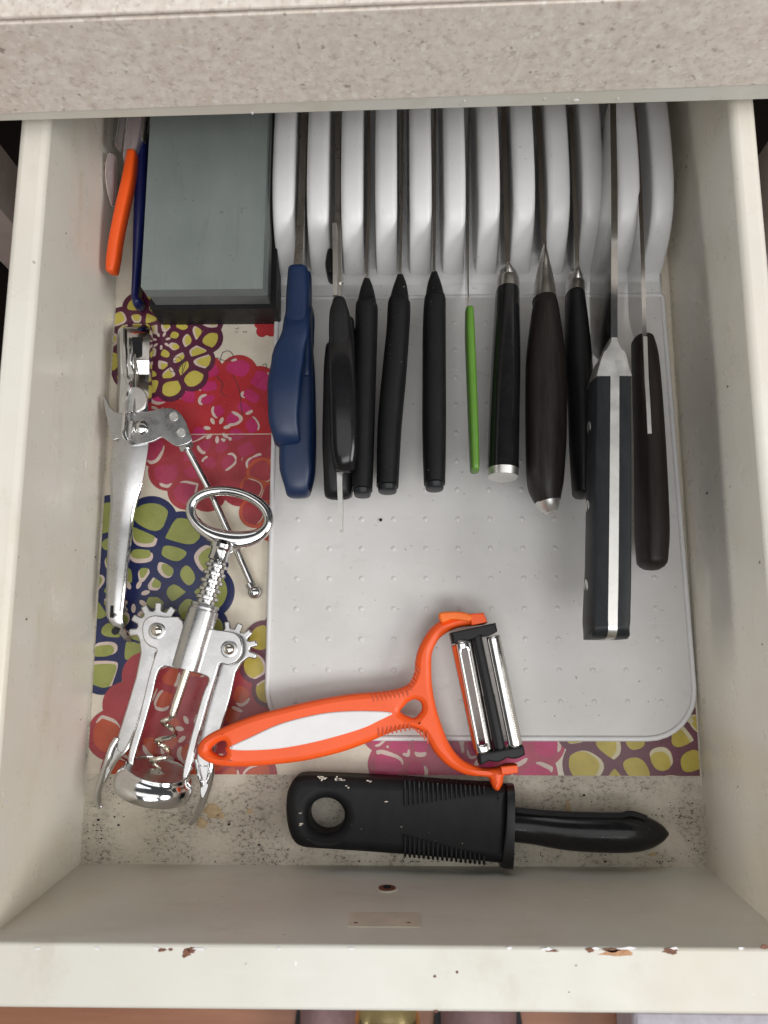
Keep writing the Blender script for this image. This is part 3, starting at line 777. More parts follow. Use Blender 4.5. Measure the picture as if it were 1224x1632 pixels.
# ================================================================== SCISSORS AND KNIVES
def ringloop(name, mat, par, path, wl, thick, n_=None, e=3.):
    """closed handle loop in an upright plane. path: closed list (y, z); wl(y)->(xc, halfwidth)"""
    mb = MB(); P2 = cr(path, 6); m = len(P2); rg = []
    for i in range(m):
        a, b = P2[i-1], P2[(i+1) % m]; t = Vector((b[0]-a[0], b[1]-a[1])).normalized(); nr = Vector((-t.y, t.x))
        y, z = P2[i]; xc, hw = wl(y, z); ring = []
        for q in range(16):
            an = 2*math.pi*q/16; ca_, sa_ = math.cos(an), math.sin(an)
            ox = hw*math.copysign(abs(ca_)**(2/e), ca_); on = thick/2*math.copysign(abs(sa_)**(2/e), sa_)
            ring.append((xc+ox, y+nr.x*on, z+nr.y*on))
        rg.append(ring)
    mb.rings(rg, loop=True); return mb.build(name, mat, par, smooth=60)
def interp(tab, y):
    tab = sorted(tab)
    if y <= tab[0][0]: return tab[0][1:]
    for a, b in zip(tab, tab[1:]):
        if y <= b[0]:
            t = (y-a[0])/(b[0]-a[0]); t = t*t*(3-2*t); return tuple(p+(q-p)*t for p, q in zip(a[1:], b[1:]))
    return tab[-1][1:]
# --- blue scissors
bs = thing('scissors', 'blue handled kitchen scissors in the leftmost slot of the organiser', 'scissors', (-.075, .2, .004))
zt = .050
def wtab(rows, z):
    t = []
    for v, ul, ur in rows:
        a, b = U(ul, v, z), U(ur, v, z); t.append((a.y, (a.x+b.x)/2, (b.x-a.x)/2))
    return t
T1 = wtab([(420, 458, 494), (470, 455, 496), (520, 449, 492), (565, 432, 484), (610, 425, 478), (660, 425, 474), (700, 432, 476)], zt)
yA, yB, yC = U(470, 428, zt).y, U(450, 560, zt).y, U(450, 700, zt).y
# shank
strip([(476, 434, zt-.010, 17), (476, 470, zt-.010, 20), (474, 520, zt-.010, 20), (470, 560, zt-.011, 19)], .018, 'shank', M['navy'], bs, e=3.5, ends=(.5, .3))
yb = U(455, 482, zt).y
ringloop('handle_loop', M['navy'], bs, [(yb, zt-.010), ((yb*5+yC)/6, zt-.0035), ((yb*2+yC)/3, zt-.003), ((yb+2*yC)/3, zt-.003), (yC+.006, zt-.008), (yC+.003, zt-.018), (yC+.010, zt-.030), ((yb+yC)/2, zt-.034), (yb-.004, zt-.026)],
         lambda y, z: interp(T1, y), .0065)
z2 = .034
T2 = wtab([(520, 482, 498), (600, 474, 498), (700, 446, 498), (740, 445, 497), (790, 455, 490)], z2)
yb2, yC2 = U(480, 600, z2).y, U(470, 786, z2).y
ringloop('handle_loop', M['navy'], bs, [(yb2+.02, z2-.001), (yb2, z2+.003), ((yb2+yC2)/2, z2+.002), (yC2+.006, z2-.001), (yC2+.002, z2-.009), (yC2+.008, z2-.018), ((yb2+yC2)/2, z2-.022), (yb2, z2-.018)],
         lambda y, z: interp(T2, y), .0065)
strip([(488, 440, .036, 9), (489, 520, .036, 9), (490, 600, .036, 8)], .012, 'rear_shank', M['navy'], bs, e=3)
vblade(MB(), [(476, 425, .046, .02), (478, 380, .044, .012), (481, 300, .040, .012), (484, 200, .036, .012), (486, 160, .034, .02)], .0042).build('blade', M['steel'], bs, smooth=30)
vblade(MB(), [(470, 428, .044, .02), (474, 380, .042, .012), (480, 300, .038, .012)], .0022).build('blade', M['steel'], bs, smooth=30)
# --- black kitchen shears
ks = thing('kitchen_shears', 'glossy black kitchen shears with a metal opener tang, second slot from left', 'scissors', (-.055, .2, .004))
zk = .060
T3 = wtab([(468, 533, 548), (490, 524, 562), (560, 522, 565), (640, 524, 568), (700, 525, 569), (745, 530, 564)], zk)
ya, yc = U(541, 480, zk).y, U(545, 742, zk).y
strip([(541, 484, zk-.006, 12), (541, 500, zk-.006, 17), (542, 530, zk-.007, 19), (543, 560, zk-.008, 19)], .012, 'shank', M['black_satin'], ks, e=2.6, ends=(1, .3))
yb = U(542, 500, zk).y
ringloop('handle_loop', M['black_gloss'], ks, [(yb, zk-.011), ((yb*3+yc)/4, zk-.0045), ((yb+yc)/2, zk-.004), ((yb+3*yc)/4, zk-.006), (yc+.004, zk-.010), (yc+.004, zk-.018), (yc+.012, zk-.030), ((yb+yc)/2, zk-.034), (yb-.006, zk-.026)],
         lambda y, z: interp(T3, y), .0075, e=2.3)
zk2 = .034
T4 = wtab([(520, 520, 540), (600, 516, 552), (700, 514, 560), (780, 516, 560)], zk2)
yb2, yc2 = U(530, 560, zk2).y, U(535, 787, zk2).y
ringloop('handle_loop', M['black_satin'], ks, [(yb2, zk2), ((yb2+yc2)/2, zk2+.002), (yc2+.005, zk2-.001), (yc2+.002, zk2-.009), (yc2+.008, zk2-.018), ((yb2+yc2)/2, zk2-.022), (yb2, zk2-.016)],
         lambda y, z: interp(T4, y), .007, e=2.6)
mb = MB(); zz = .040
L = [(536.5, 748, 545.5, 748), (538, 790, 545.5, 790), (539.5, 812, 546, 812), (541, 835, 545.5, 835), (540.5, 844, 545, 844)]
mb.plate([tuple(U(a, b, zz)[:2]) for a, b, _, _ in L]+[tuple(U(c_, d2, zz)[:2]) for _, _, c_, d2 in L[::-1]], zz-.010, zz).build('opener_tang', M['steel_bright'], ks, smooth=0, bevel=.0002)
vblade(MB(), [(534, 470, .054, .03), (534, 420, .052, .012), (533, 355, .049, .012)], .0026).build('blade', M['steel_bright'], ks, smooth=30)
vblade(MB(), [(540, 475, .046, .03), (540, 420, .044, .012), (538, 340, .040, .012), (538, 180, .036, .012)], .0030).build('blade', M['steel'], ks, smooth=30)
strip([(528, 408, .030, 7), (527, 425, .030, 9), (528, 442, .030, 7)], .018, 'spring_cover', M['black_satin'], ks, e=2.4)
MB().box(tuple(U(541, 453, .044)), tuple(U(547, 450, .0455)+Vector((0, 0, .001)))).build('blade_notch', M['steel_bright'], ks, smooth=0)
# --- three rubber handled knives
knv = [
 ('black rubber handled knife touching the black shears', [(585, 449, 6), (585, 462, 11), (585, 478, 15), (585, 489, 16.5), (584.5, 493, 19), (583.5, 540, 18.8), (581, 640, 18), (578.5, 740, 17.2), (577.5, 781, 16.5)], (585, 588)),
 ('black rubber handled knife, leaning, in the middle of the three alike', [(638, 443, 6), (638, 456, 11), (637, 472, 15), (636.5, 484, 17), (636, 489, 19.5), (634, 530, 19.5), (628, 600, 20.5), (621, 680, 20), (617.5, 775, 18)], (638, 641)),
 ('black rubber handled knife, straight, nearest the thin green knife', [(692, 439, 6), (692, 452, 11), (692.5, 466, 14.5), (693, 477, 16), (693, 482, 18.5), (692, 530, 19.5), (692, 627, 19.8), (692, 700, 19.5), (692.5, 771, 17.5)], (692, 693))]
for lab, st, bl in knv:
    t = thing('knife', lab, 'knife', U(st[4][0], 620, .004), 'black rubber handled knives')
    mb = MB(); loft(mb, [(u, v, .034, hw, .024 if i > 3 else .012+i*.003) for i, (u, v, hw) in enumerate(st)], e=2.5, ends=(.6, .0), k=4); mb.build('handle', M['rubber'], t, smooth=40)
    u, v, hw = st[-1]
    mb = MB(); loft(mb, [(u, v+1, .034, hw-2.2, .020), (u, v+8, .034, hw-3, .018)], e=2.5, ends=(0, .25)); mb.build('end_cap', M['charcoal'], t, smooth=40)
    vblade(MB(), [(bl[0], st[0][1]+4, .040, .03), (bl[0], st[0][1]-30, .040, .010), (bl[1], 300, .037, .010), (bl[1], 170, .034, .010)], .0017).build('blade', M['blade_steel'], t, smooth=30)
# --- green knife
t = thing('knife', 'thin bright green handled knife in the sixth slot', 'knife', U(750, 620, .004))
mb = MB(); loft(mb, [(748, 496, .036, 7, .014), (749, 540, .036, 8.2, .016), (752, 620, .036, 8.2, .016), (755, 700, .036, 8, .016), (756.5, 749, .036, 7.5, .015)], e=3, ends=(.8, .6)); mb.build('handle', M['green'], t, smooth=50)
vblade(MB(), [(746.5, 493, .040, .034), (746, 440, .038, .012), (747, 300, .036, .010), (748, 170, .033, .010)], .0009).build('blade', M['blade_steel'], t, smooth=30)
# --- knife with steel bolster and steel cap
t = thing('knife', 'smooth black handled knife with steel bolster and flat steel end cap', 'knife', U(805, 620, .004))
zm = .036
mb = MB(); loft(mb, [(808.5, 467, zm, 20, .026), (806, 577, zm, 24, .027), (803.5, 662, zm, 25, .027), (801.5, 749, zm, 25.5, .027)], e=2.2, ends=(0, 0)); mb.build('handle', M['black_gloss'], t, smooth=40)
mb = MB(); loft(mb, [(801.5, 749.2, zm, 25.5, .027), (801.2, 761, zm, 24.5, .026)], e=2.2, ends=(0, .06)); mb.build('end_cap', M['steel_bright'], t, smooth=30)
mb = MB(); loft(mb, [(809, 416, zm+.006, 2, .006), (809.5, 426, zm+.004, 8, .012), (810, 436, zm+.001, 15, .020), (809.5, 446, zm, 18.5, .024), (808.6, 466.5, zm, 20, .026)], e=2.1, ends=(0, 0), k=4); mb.build('bolster', M['steel'], t, smooth=40)
vblade(MB(), [(809, 420, .043, .03), (808, 380, .042, .010), (806, 300, .039, .010), (803, 170, .035, .010)], .0030).build('blade', M['blade_steel'], t, smooth=30)
# --- broad brown black handle with slanted end
t = thing('knife', 'broad dark grained handle with pointed steel bolster and slanted steel tip', 'knife', U(870, 640, .004))
zm = .038
mb = MB(); loft(mb, [(868, 478, zm, 18, .024), (869, 500, zm, 23, .028), (869.5, 560, zm, 31, .031), (870, 605, zm, 33.5, .032), (870, 690, zm, 33, .032), (869, 750, zm, 30.5, .031), (869.5, 778, zm, 27.5, .028), (873.5, 800, zm, 20, .022)], e=2.1, ends=(.0, .0)); mb.build('handle', M['wood_grain'], t, smooth=40)
mb = MB(); loft(mb, [(872.5, 797, zm, 20.5, .0215), (876, 808, zm, 16.5, .017), (878, 815, zm, 11.5, .012)], e=2.1, ends=(0, .4)); mb.build('end_cap', M['steel_bright'], t, smooth=40)
mb = MB(); loft(mb, [(868, 391, zm+.005, 3, .006), (867.5, 410, zm+.004, 7, .012), (867.5, 430, zm+.002, 12, .016), (867.5, 455, zm, 17, .022), (867.5, 480, zm, 20, .0252)], e=2.1, ends=(0, 0)); mb.build('bolster', M['steel'], t, smooth=40)
vblade(MB(), [(868, 394, .044, .03), (866, 360, .043, .010), (862, 290, .040, .010), (858, 170, .035, .010)], .0028).build('blade', M['blade_steel'], t, smooth=30)
# --- black handle curved, partly behind the chef's knife
t = thing('knife', 'slim black handled knife with steel bolster, partly under the large riveted knife', 'knife', U(922, 640, .004))
zm = .032
mb = MB(); loft(mb, [(916, 472, zm, 15.5, .022), (919, 520, zm, 19, .024), (922, 577, zm, 21.5, .026), (926, 650, zm, 20.5, .026), (927, 720, zm, 19, .025), (927, 785, zm, 14.5, .022)], e=2.2, ends=(0, .7)); mb.build('handle', M['black_satin'], t, smooth=40)
mb = MB(); loft(mb, [(920, 424, zm+.006, 2, .006), (919.5, 436, zm+.004, 8, .012), (917, 448, zm, 14.5, .019), (916, 471.5, zm, 15.5, .022)], e=2.1, ends=(0, 0)); mb.build('bolster', M['steel'], t, smooth=40)
vblade(MB(), [(920, 428, .040, .03), (919, 380, .040, .010), (915, 290, .038, .010), (910, 170, .034, .010)], .0026).build('blade', M['blade_steel'], t, smooth=30)
# --- dark wooden knife at far right
t = thing('knife', 'dark wooden handled knife with short exposed tang, rightmost in the organiser', 'knife', U(1035, 720, .004))
zm = .036
mb = MB(); loft(mb, [(1024, 545, zm, 17, .020), (1028, 575, zm, 20, .023), (1032, 640, zm, 21.5, .025), (1035, 703, zm, 22.5, .026), (1037.5, 784, zm, 24, .027), (1039, 850, zm, 24.5, .027), (1039, 893, zm, 22, .025)], e=2.6, ends=(.7, .75)); mb.build('handle', M['wood_dark'], t, smooth=40)
mb = MB(); ptt = [(1028.3, 536, .0478), (1030.5, 600, .0486), (1033, 640, .0492), (1035.5, 691, .0494)]
mb.rings([[U(u-3.2, v, z), U(u+3.2, v, z), U(u+3.2, v, z)-Vector((0, 0, .006)), U(u-3.2, v, z)-Vector((0, 0, .006))][::-1] for u, v, z in ptt]); mb.build('tang', M['steel_bright'], t, smooth=0)
vblade(MB(), [(1027.5, 545, .046, .03), (1026, 470, .045, .012), (1024, 400, .044, .010), (1020, 300, .042, .010), (1012, 170, .038, .010)], .0024).build('blade', M['blade_steel'], t, smooth=30)
# --- chef's knife
t = thing('chef_knife', 'largest knife, charcoal riveted handle with a full bright steel tang', 'knife', U(975, 760, .004))
zt = .078; zc = zt-.014
hl = [(599, 950, 1008), (660, 949, 1008.5), (740, 947.5, 1009), (840, 946, 1009), (930, 944.5, 1008.5), (975, 944, 1007.5), (990, 944.3, 1007.2), (999, 945.5, 1006)]
def hh(zz, rows, inset, x0f, x1f):
    return [(U(a+(b-a)*x0f, v, zz), U(a+(b-a)*x1f, v, zz)) for v, a, b in rows]
rows = cr(hl, 5, False)
def scale(f0, f1, name):
    rg = []
    for i, (v, a, b) in enumerate(rows):
        p = U(a+(b-a)*f0, v, zt); q = U(a+(b-a)*f1, v, zt); w = q.x-p.x; r = .0032
        hgt = .024+.005*max(0, (v-900)/100)
        s = 1 if name == 'l' else 0
        if s: L = [(p.x+r, zt), (p.x+r*.3, zt-r*.3), (p.x, zt-r), (p.x-.001, zt-hgt*.5), (p.x, zt-hgt+r), (p.x+r, zt-hgt), (q.x, zt-hgt), (q.x, zt)]
        else: L = [(p.x, zt), (p.x, zt-hgt), (q.x-r, zt-hgt), (q.x, zt-hgt+r), (q.x+.001, zt-hgt*.5), (q.x, zt-r), (q.x-r*.3, zt-r*.3), (q.x-r, zt)]
        rg.append([(x, p.y, z) for x, z in L])
    # rounded butt
    v, a, b = rows[-1]
    for dyy, dz in ((.0022, .0012), (.0042, .0035), (.0056, .008)):
        base = rg[len(rows)-1]; rg.append([(x+(0 if True else 0), y-dyy, min(z, zt-dz)) for x, y, z in base])
    mb = MB().rings(rg); return mb.build('handle_scale', M['charcoal'], t, smooth=35)
scale(0, .40, 'l'); scale(.63, 1, 'r')
rg = []
for (v, a, b) in rows:
    p = U(a+(b-a)*.395, v, zt); q = U(a+(b-a)*.635, v, zt); rg.append([(p.x, p.y, zt+.0003), (q.x, p.y, zt+.0003), (q.x, p.y, zt-.0235), (p.x, p.y, zt-.0235)])
for dyy, dz in ((.0025, .0010), (.0046, .0034), (.0060, .008)):
    rg.append([(x, y-dyy, min(z, zt+.0003-dz)) for x, y, z in rg[len(rows)-1]])
MB().rings(rg).build('tang', M['steel_bright'], t, smooth=35)
bl = cr([(538, 973, 985), (546, 971.5, 987), (556, 966, 992), (562, 961, 998), (572, 957, 1001), (585, 953, 1004), (599.5, 949.5, 1008.5)], 4, False)
rg = []
for i, (v, a, b) in enumerate(bl):
    p, q = U(a, v, zt), U(b, v, zt); hgt = .022
    rg.append([(p.x+.0006, p.y, zt+.0002), (p.x, p.y, zt-.001), (p.x, p.y, zt-hgt), (q.x, p.y, zt-hgt), (q.x, p.y, zt-.001), (q.x-.0006, p.y, zt+.0002)])
MB().rings(rg).build('bolster', M['steel_bright'], t, smooth=30)
vblade(MB(), [(979, 541, zt, .045), (979, 500, zt, .020), (979.5, 400, zt-.002, .012), (979, 300, zt-.006, .010), (977, 160, zt-.014, .010)], .0036).build('blade', M['blade_steel'], t, smooth=30)
for v in (671, 800, 930):
    r0 = interp([(-k[0], k[1], k[2]) for k in rows], -v); p = U(r0[0], v, zt); mb = MB()
    mb.tube([(p.x-.0009, p.y, zt-.0125), (p.x+.004, p.y, zt-.0125)], .0036, 18); mb.build('rivet', M['steel_bright'], t)

# ================================================================== CAN OPENER
co = thing('can_opener', 'old shiny metal can opener lying along the left drawer wall', 'can opener', U(210, 760, 0))
def plate_px(outl, z0, z1, name, mat, par, holes=(), bev=.0003, k=4, smooth=35, zf=None):
    o2 = px2(cr(outl, k) if k else outl, z1); hs = [px2(h, z1) for h in holes]
    if zf: return MB().plate(o2, lambda x, y: zf(x, y)-(z1-z0), zf, hs, bev).build(name, mat, par, smooth=smooth)
    return MB().plate(o2, z0, z1, hs, bev).build(name, mat, par, smooth=smooth)
# upper channel: bent strip with kinks
rg = []
for v, a, b, z in ((516, 200, 238, .004), (519, 194, 240, .009), (524, 189, 243, .014), (532, 187, 243, .017), (545, 186.5, 243, .018), (575, 187, 242, .0185), (596, 188, 241.5, .015), (600, 188, 241.5, .0155), (612, 187, 241.5, .019), (640, 185.5, 241, .020), (662, 185, 240, .020)):
    L = []
    for q in range(13):
        f = q/12; u = a+(b-a)*f; zz = z+.0022*math.sin(f*math.pi)
        if q in (0, 12): zz -= .004
        L.append(U(u, v, zz))
    L += [p-Vector((0, 0, .0009)) for p in L[::-1]]
    rg.append(L[::-1])
MB().rings(rg).build('upper_jaw', M['chrome'], co, smooth=28)
plate_px([(210, 537), (226, 537), (226, 566), (220, 570), (212, 568)], .0196, .0212, 'slot', M['black_base'], co, k=0)
plate_px(circ((214, 636), 20, 32), .0195, .0232, 'cutting_wheel', M['steel_bright'], co, k=0, bev=.0004)
mb = MB(); mb.tube([U(u, v, z) for u, v, z in cr([(198, 526, .024), (199, 560, .025), (201, 595, .025), (207, 612, .025), (203, 632, .0245), (199, 660, .027), (197, 690, .029), (202, 702, .028)], 5, False)], .0016, 10, 1.6)
mb.build('spindle', M['chrome'], co)
mb = MB(); mb.tube([U(215, 565, .0215), U(216, 620, .0218), U(214, 660, .0235)], .0008, 8); mb.build('seam_wire', M['steel'], co)
plate_px([(164, 632), (168, 633), (175, 648), (187, 657), (210, 658), (238, 655), (262, 650), (280, 653), (294, 668), (302, 690), (305, 703), (284, 711), (272, 706), (258, 697), (245, 703), (225, 708), (205, 710), (198, 702), (188, 699), (179, 701), (174, 682), (168, 655)],
         .0205, .0222, 'cross_plate', M['chrome_dull'], co, k=3, bev=.0004)
for (u, v, r, hgt, nm) in ((277, 664, 7, .0006, 'flat_rivet'), (289, 689.5, 7, .0007, 'flat_rivet')):
    c = U(u, v, .0222); rr_ = r*K_
    MB().rings([[(c.x+rr_*f*math.cos(a), c.y+rr_*f*math.sin(a), .0222+h_) for a in [q*math.pi/12 for q in range(24)]] for f, h_ in ((1, 0), (1, hgt), (.8, hgt), (.72, hgt*.6), (.1, hgt*.6))]).build(nm, M['steel_bright'], co)
c = U(224, 682, .0222); rr_ = 13*K_
MB().rings([[(c.x+rr_*math.cos(e_)*math.cos(a), c.y+rr_*math.cos(e_)*math.sin(a), .0222+rr_*.55*math.sin(e_)) for a in [q*math.pi/14 for q in range(28)]] for e_ in (0, .25, .5, .8, 1.1, 1.35, 1.55)]).build('dome_rivet', M['chrome'], co)
mb = MB(); mb.tube([U(208, 672, .0235), U(204, 700, .0235)], .0026, 14); mb.build('feed_gear', M['steel'], co)
mb = MB(); a, b = U(291, 700, .019), U(299, 716, .019); mb.tube([a, b], .0044, 4, .75); mb.build('rod_collar', M['chrome_dull'], co, smooth=20, bevel=.0003)
mb = MB(); mb.tube([U(297, 712, .017), U(336, 785, .012), U(372, 865, .008), U(404, 937, .006)], .00215, 14); mb.build('crank_rod', M['chrome'], co)
c = U(406, 944, .0062)
mb = MB(); mb.rings([[(c.x+.0043*math.sin(e_)*math.cos(a), c.y+.0043*math.sin(e_)*math.sin(a), c.z+.0043*math.cos(e_)) for a in [q*math.pi/12 for q in range(24)]][::-1] for e_ in [.02]+[k*math.pi/12 for k in range(1, 12)]+[3.12]]); mb.build('rod_ball', M['chrome'], co)
mb = MB(); a, b = U(398, 930, .0062), U(402, 938, .0062); mb.tube([a, b], .0028, 14); mb.build('rod_ring', M['chrome'], co)
# long arm: bent sheet strip with bright upturned flange
LA = [(700, 180, 237, .0195), (712, 179, 236, .0195), (740, 176, 232, .019), (770, 175, 226, .018), (800, 176, 216, .016), (830, 174.5, 210, .015), (860, 172, 206.5, .015), (900, 170.5, 202, .015), (940, 169, 198, .015), (968, 168.5, 195, .014), (985, 171, 193.5, .013), (998, 179, 198, .011), (1010, 189, 204, .007), (1020, 198, 209, .003), (1024, 202, 211, .0012)]
rg = []
for v, a, b, z in cr(LA, 4, False):
    L = [U(a+(b-a)*f, v, z+.0014*math.sin(f*math.pi)*(1 if v < 980 else .3)-.002*(f < .02)) for f in [q/10 for q in range(11)]]
    L += [p-Vector((0, 0, .001)) for p in L[::-1]]; rg.append(L[::-1])
MB().rings(rg).build('long_arm', M['chrome_dull'], co, smooth=30)
mb = MB(); mb.tube([U(b+.5, v, z+.0006) for v, a, b, z in cr(LA[3:13], 3, False)], .0009, 8, 2.0); mb.build('arm_flange', M['chrome'], co)
plate_px([(176, 965), (181, 965), (180, 985), (175, 984)], .0142, .0156, 'stamped_slot', M['black_base'], co, k=0, bev=0)
c = U(184, 1006, .0092); mb = MB(); mb.tube([c, c+Vector((.0006, 0, .0022))], .0022, 16); hl_ = mb.build('arm_hole', M['black_base'], co)
mb = MB(); mb.tube([U(197, 967, .010), U(201, 975, .010)], .0014, 10); mb.build('stop_pin', M['chrome'], co)

# ================================================================== CORKSCREW
ck = thing('corkscrew', 'chrome winged corkscrew with oval ring handle lying on the liner', 'corkscrew', U(290, 1100, 0))
zc = .024
AX0, AX1 = U(355, 868, zc), U(240, 1262, zc); ax = (AX1-AX0).normalized(); sd = Vector((ax.y, -ax.x, 0))
if sd.x < 0: sd = -sd
def along(v): # point of the axis at pixel row v
    t = (v-868)/(1262-868); return U(355+(240-355)*t, v, zc)
# ring handle
c = (366, 820); rg = []
n = 56
for i in range(n):
    a = 2*math.pi*i/n; rot = math.radians(11)
    x, y = 63*math.cos(a), 37*math.sin(a)
    u, v = c[0]+x*math.cos(rot)-y*math.sin(rot), c[1]+x*math.sin(rot)+y*math.cos(rot)
    rg.append((u, v, a))
mb = MB(); pts = [U(u, v, zc) for u, v, a in rg]
rings = []
for i in range(n):
    t = (pts[(i+1) % n]-pts[i-1]).normalized(); nr = Vector((t.y, -t.x, 0)); a = rg[i][2]
    low = max(0, math.sin(a+.25)); wdt = .0030+.0022*low**3; ht = .0029
    off = nr*(-.0008*low)
    rings.append([pts[i]+off+nr*(wdt*math.cos(q))+uz*(ht*math.sin(q)) for q in [2*math.pi*k/14 for k in range(14)]])
mb.rings(rings, loop=True); mb.build('ring_handle', M['chrome'], ck, smooth=60)
mb = MB(); mb.plate(px2(cr([(333, 846), (340, 842), (362, 849), (384, 853), (392, 858), (372, 869), (350, 866), (334, 858)], 4), zc), zc-.002, zc+.0022, bev=.0012); mb.build('opener_web', M['chrome'], ck, smooth=50)
# neck + threads + barrel as turned profile along the axis
def turned(name, prof, mat, n=32, sm=28, par=ck):
    # prof: list of (pixel row v, radius m)
    return MB().rings([[along(v)+sd*(r*math.cos(a))+uz*(r*math.sin(a)) for a in [2*math.pi*k/n for k in range(n)]] for v, r in prof]).build(name, mat, par, smooth=sm)
turned('neck', [(862, .0052), (868, .0070), (874, .0070), (878, .0060), (884, .0058), (893, .0062), (895, .0045)], M['chrome'])
pr_ = []
v = 895
for k in range(6):
    pr_ += [(v, .0050), (v+3.5, .0051), (v+4.5, .0062), (v+5.5, .0067), (v+9.5, .0067), (v+10.5, .0060), (v+11.2, .0050)]; v += 12.6
turned('rack', pr_+[(v+2, .004)], M['chrome'])
turned('barrel', [(962, .0050), (963, .0082), (967, .0085), (968, .0078), (971, .0078), (972, .0086), (975, .0088), (1066, .0086), (1067, .0075), (1067.5, .0035)], M['chrome_dull'])
# body plates
plate_px([(226, 1003), (230, 988), (243, 981), (262, 983), (292, 990), (292, 1062), (262, 1062), (250, 1075), (242, 1110), (228, 1160), (213, 1210), (212, 1222), (204, 1220), (206, 1195), (222, 1140), (236, 1080), (246, 1046), (249, 1035), (238, 1030), (229, 1020)],
         zc-.0012, zc+.0012, 'frame_wing', M['chrome_dull'], ck, k=3, bev=.0008)
plate_px([(328, 1005), (345, 1004), (372, 1008), (384, 1018), (386, 1038), (378, 1054), (362, 1060), (350, 1058), (344, 1075), (330, 1120), (312, 1190), (299, 1238), (290, 1238), (300, 1190), (322, 1110), (332, 1086), (328, 1078), (304, 1070), (300, 1066)],
         zc-.0012, zc+.0012, 'frame_wing', M['chrome_dull'], ck, k=3, bev=.0008)
def gear_outline(cu, cv, r0, r1, a0, a1, nt, rest):
    out = []
    for i in range(nt):
        am = a0+(a1-a0)*(i+.5)/nt; w = (a1-a0)/nt
        for f, r in ((-.44, r0), (-.31, r0+1), (-.24, r1-2), (-.15, r1), (.15, r1), (.24, r1-2), (.31, r0+1), (.44, r0)):
            a = am+f*w; out.append((cu+r*math.cos(a), cv+r*math.sin(a)))
    return out+rest
R3 = math.radians
gl = gear_outline(250, 1005, 32, 45, R3(160), R3(322), 5, [(274, 1000), (270, 1020), (258, 1030), (248, 1042), (246, 1060), (236, 1100), (218, 1158), (203, 1195), (196, 1203), (186, 1196), (187, 1175), (201, 1130), (216, 1080), (224, 1040), (222, 1022)])
MB().plate(px2(gl, zc-.006), zc-.0085, zc-.006, (), .0008).build('geared_arm', M['chrome_dull'], ck, smooth=35)
gr_ = gear_outline(366, 1034, 32, 44, R3(250), R3(390), 5, [(385, 1056), (375, 1072), (368, 1105), (356, 1150), (345, 1185), (338, 1215), (332, 1222), (320, 1222), (312, 1210), (318, 1180), (330, 1130), (342, 1085), (350, 1058), (352, 1030)])
MB().plate(px2(gr_, zc-.006), zc-.0085, zc-.006, (), .0008).build('geared_arm', M['chrome_dull'], ck, smooth=35)
# hooked finger ends: outer rib rod plus inner rib
for pts in ([(187, 1176, .0185), (178, 1192, .018), (171, 1215, .016), (163, 1240, .012), (157, 1262, .008), (157, 1278, .005), (160, 1288, .004)],
            [(336, 1214, .0185), (336, 1232, .017), (331, 1255, .014), (322, 1280, .010), (313, 1300, .006), (302, 1313, .004)]):
    mb = MB(); L = cr(pts, 5, False); mb.tube([U(u, v, z) for u, v, z in L], [.0016+.0006*math.sin(i/len(L)*math.pi) for i in range(len(L))], 12, .8); mb.build('finger_hook', M['chrome'], ck)
for pts in ([(216, 1165, .0185), (202, 1194, .0185), (186, 1210, .0175), (175, 1228, .015), (168, 1246, .012)],
            [(312, 1210, .0185), (316, 1232, .0175), (322, 1250, .016), (322, 1270, .012), (317, 1288, .009)]):
    mb = MB(); L = cr(pts, 5, False); mb.tube([U(u, v, z) for u, v, z in L], .0012, 8); mb.build('finger_rib', M['chrome'], ck)
# webs of the hooks
plate_px([(190, 1178), (206, 1184), (202, 1195), (186, 1211), (174, 1230), (166, 1246), (170, 1222), (178, 1195)], .0150, .0165, 'hook_web', M['chrome_dull'], ck, k=2)
plate_px([(314, 1205), (338, 1212), (335, 1240), (324, 1272), (319, 1262), (321, 1245), (316, 1230)], .0150, .0165, 'hook_web', M['chrome_dull'], ck, k=2)
for u, v in ((250, 1005), (365, 1034.5)):
    c = U(u, v, zc+.0012)
    for nm, rr_, hgt, mt in (('rivet_washer', .0050, .0005, M['chrome_dull']), ('rivet', .0033, .0022, M['worm'])):
        MB().rings([[(c.x+rr_*math.cos(e_)*math.cos(a), c.y+rr_*math.cos(e_)*math.sin(a), c.z+hgt*math.sin(e_)) for a in [q*math.pi/14 for q in range(28)]] for e_ in (0, .3, .6, .9, 1.2, 1.54)]).build(nm, mt, ck)
# worm
def wpt(u, v, z): return U(u, v, z)
mb = MB(); mb.tube([along(1062)+sd*.0006, U(281, 1120, zc), U(276, 1137, zc), U(275, 1143, zc)], [.0024, .0024, .0023, .0016], 14); mb.build('worm_shaft', M['worm'], ck)
a0, a1 = U(274, 1140, zc), U(249, 1232, zc); dd = (a1-a0); L = dd.length; dn = dd.normalized(); sx = Vector((-dn.y, dn.x, 0)); pts = []
for i in range(97):
    t = i/96; a = t*2*math.pi*2.9+.6; rad = .0046*min(1, t*7)*min(1, (1-t)*6+.25)
    pts.append(a0+dd*t+sx*(rad*math.cos(a))+uz*(rad*math.sin(a)))
mb = MB(); mb.tube(pts, [.00145*(1-.5*max(0, (i-80)/16)) for i in range(97)], 10); mb.build('worm', M['worm'], ck)
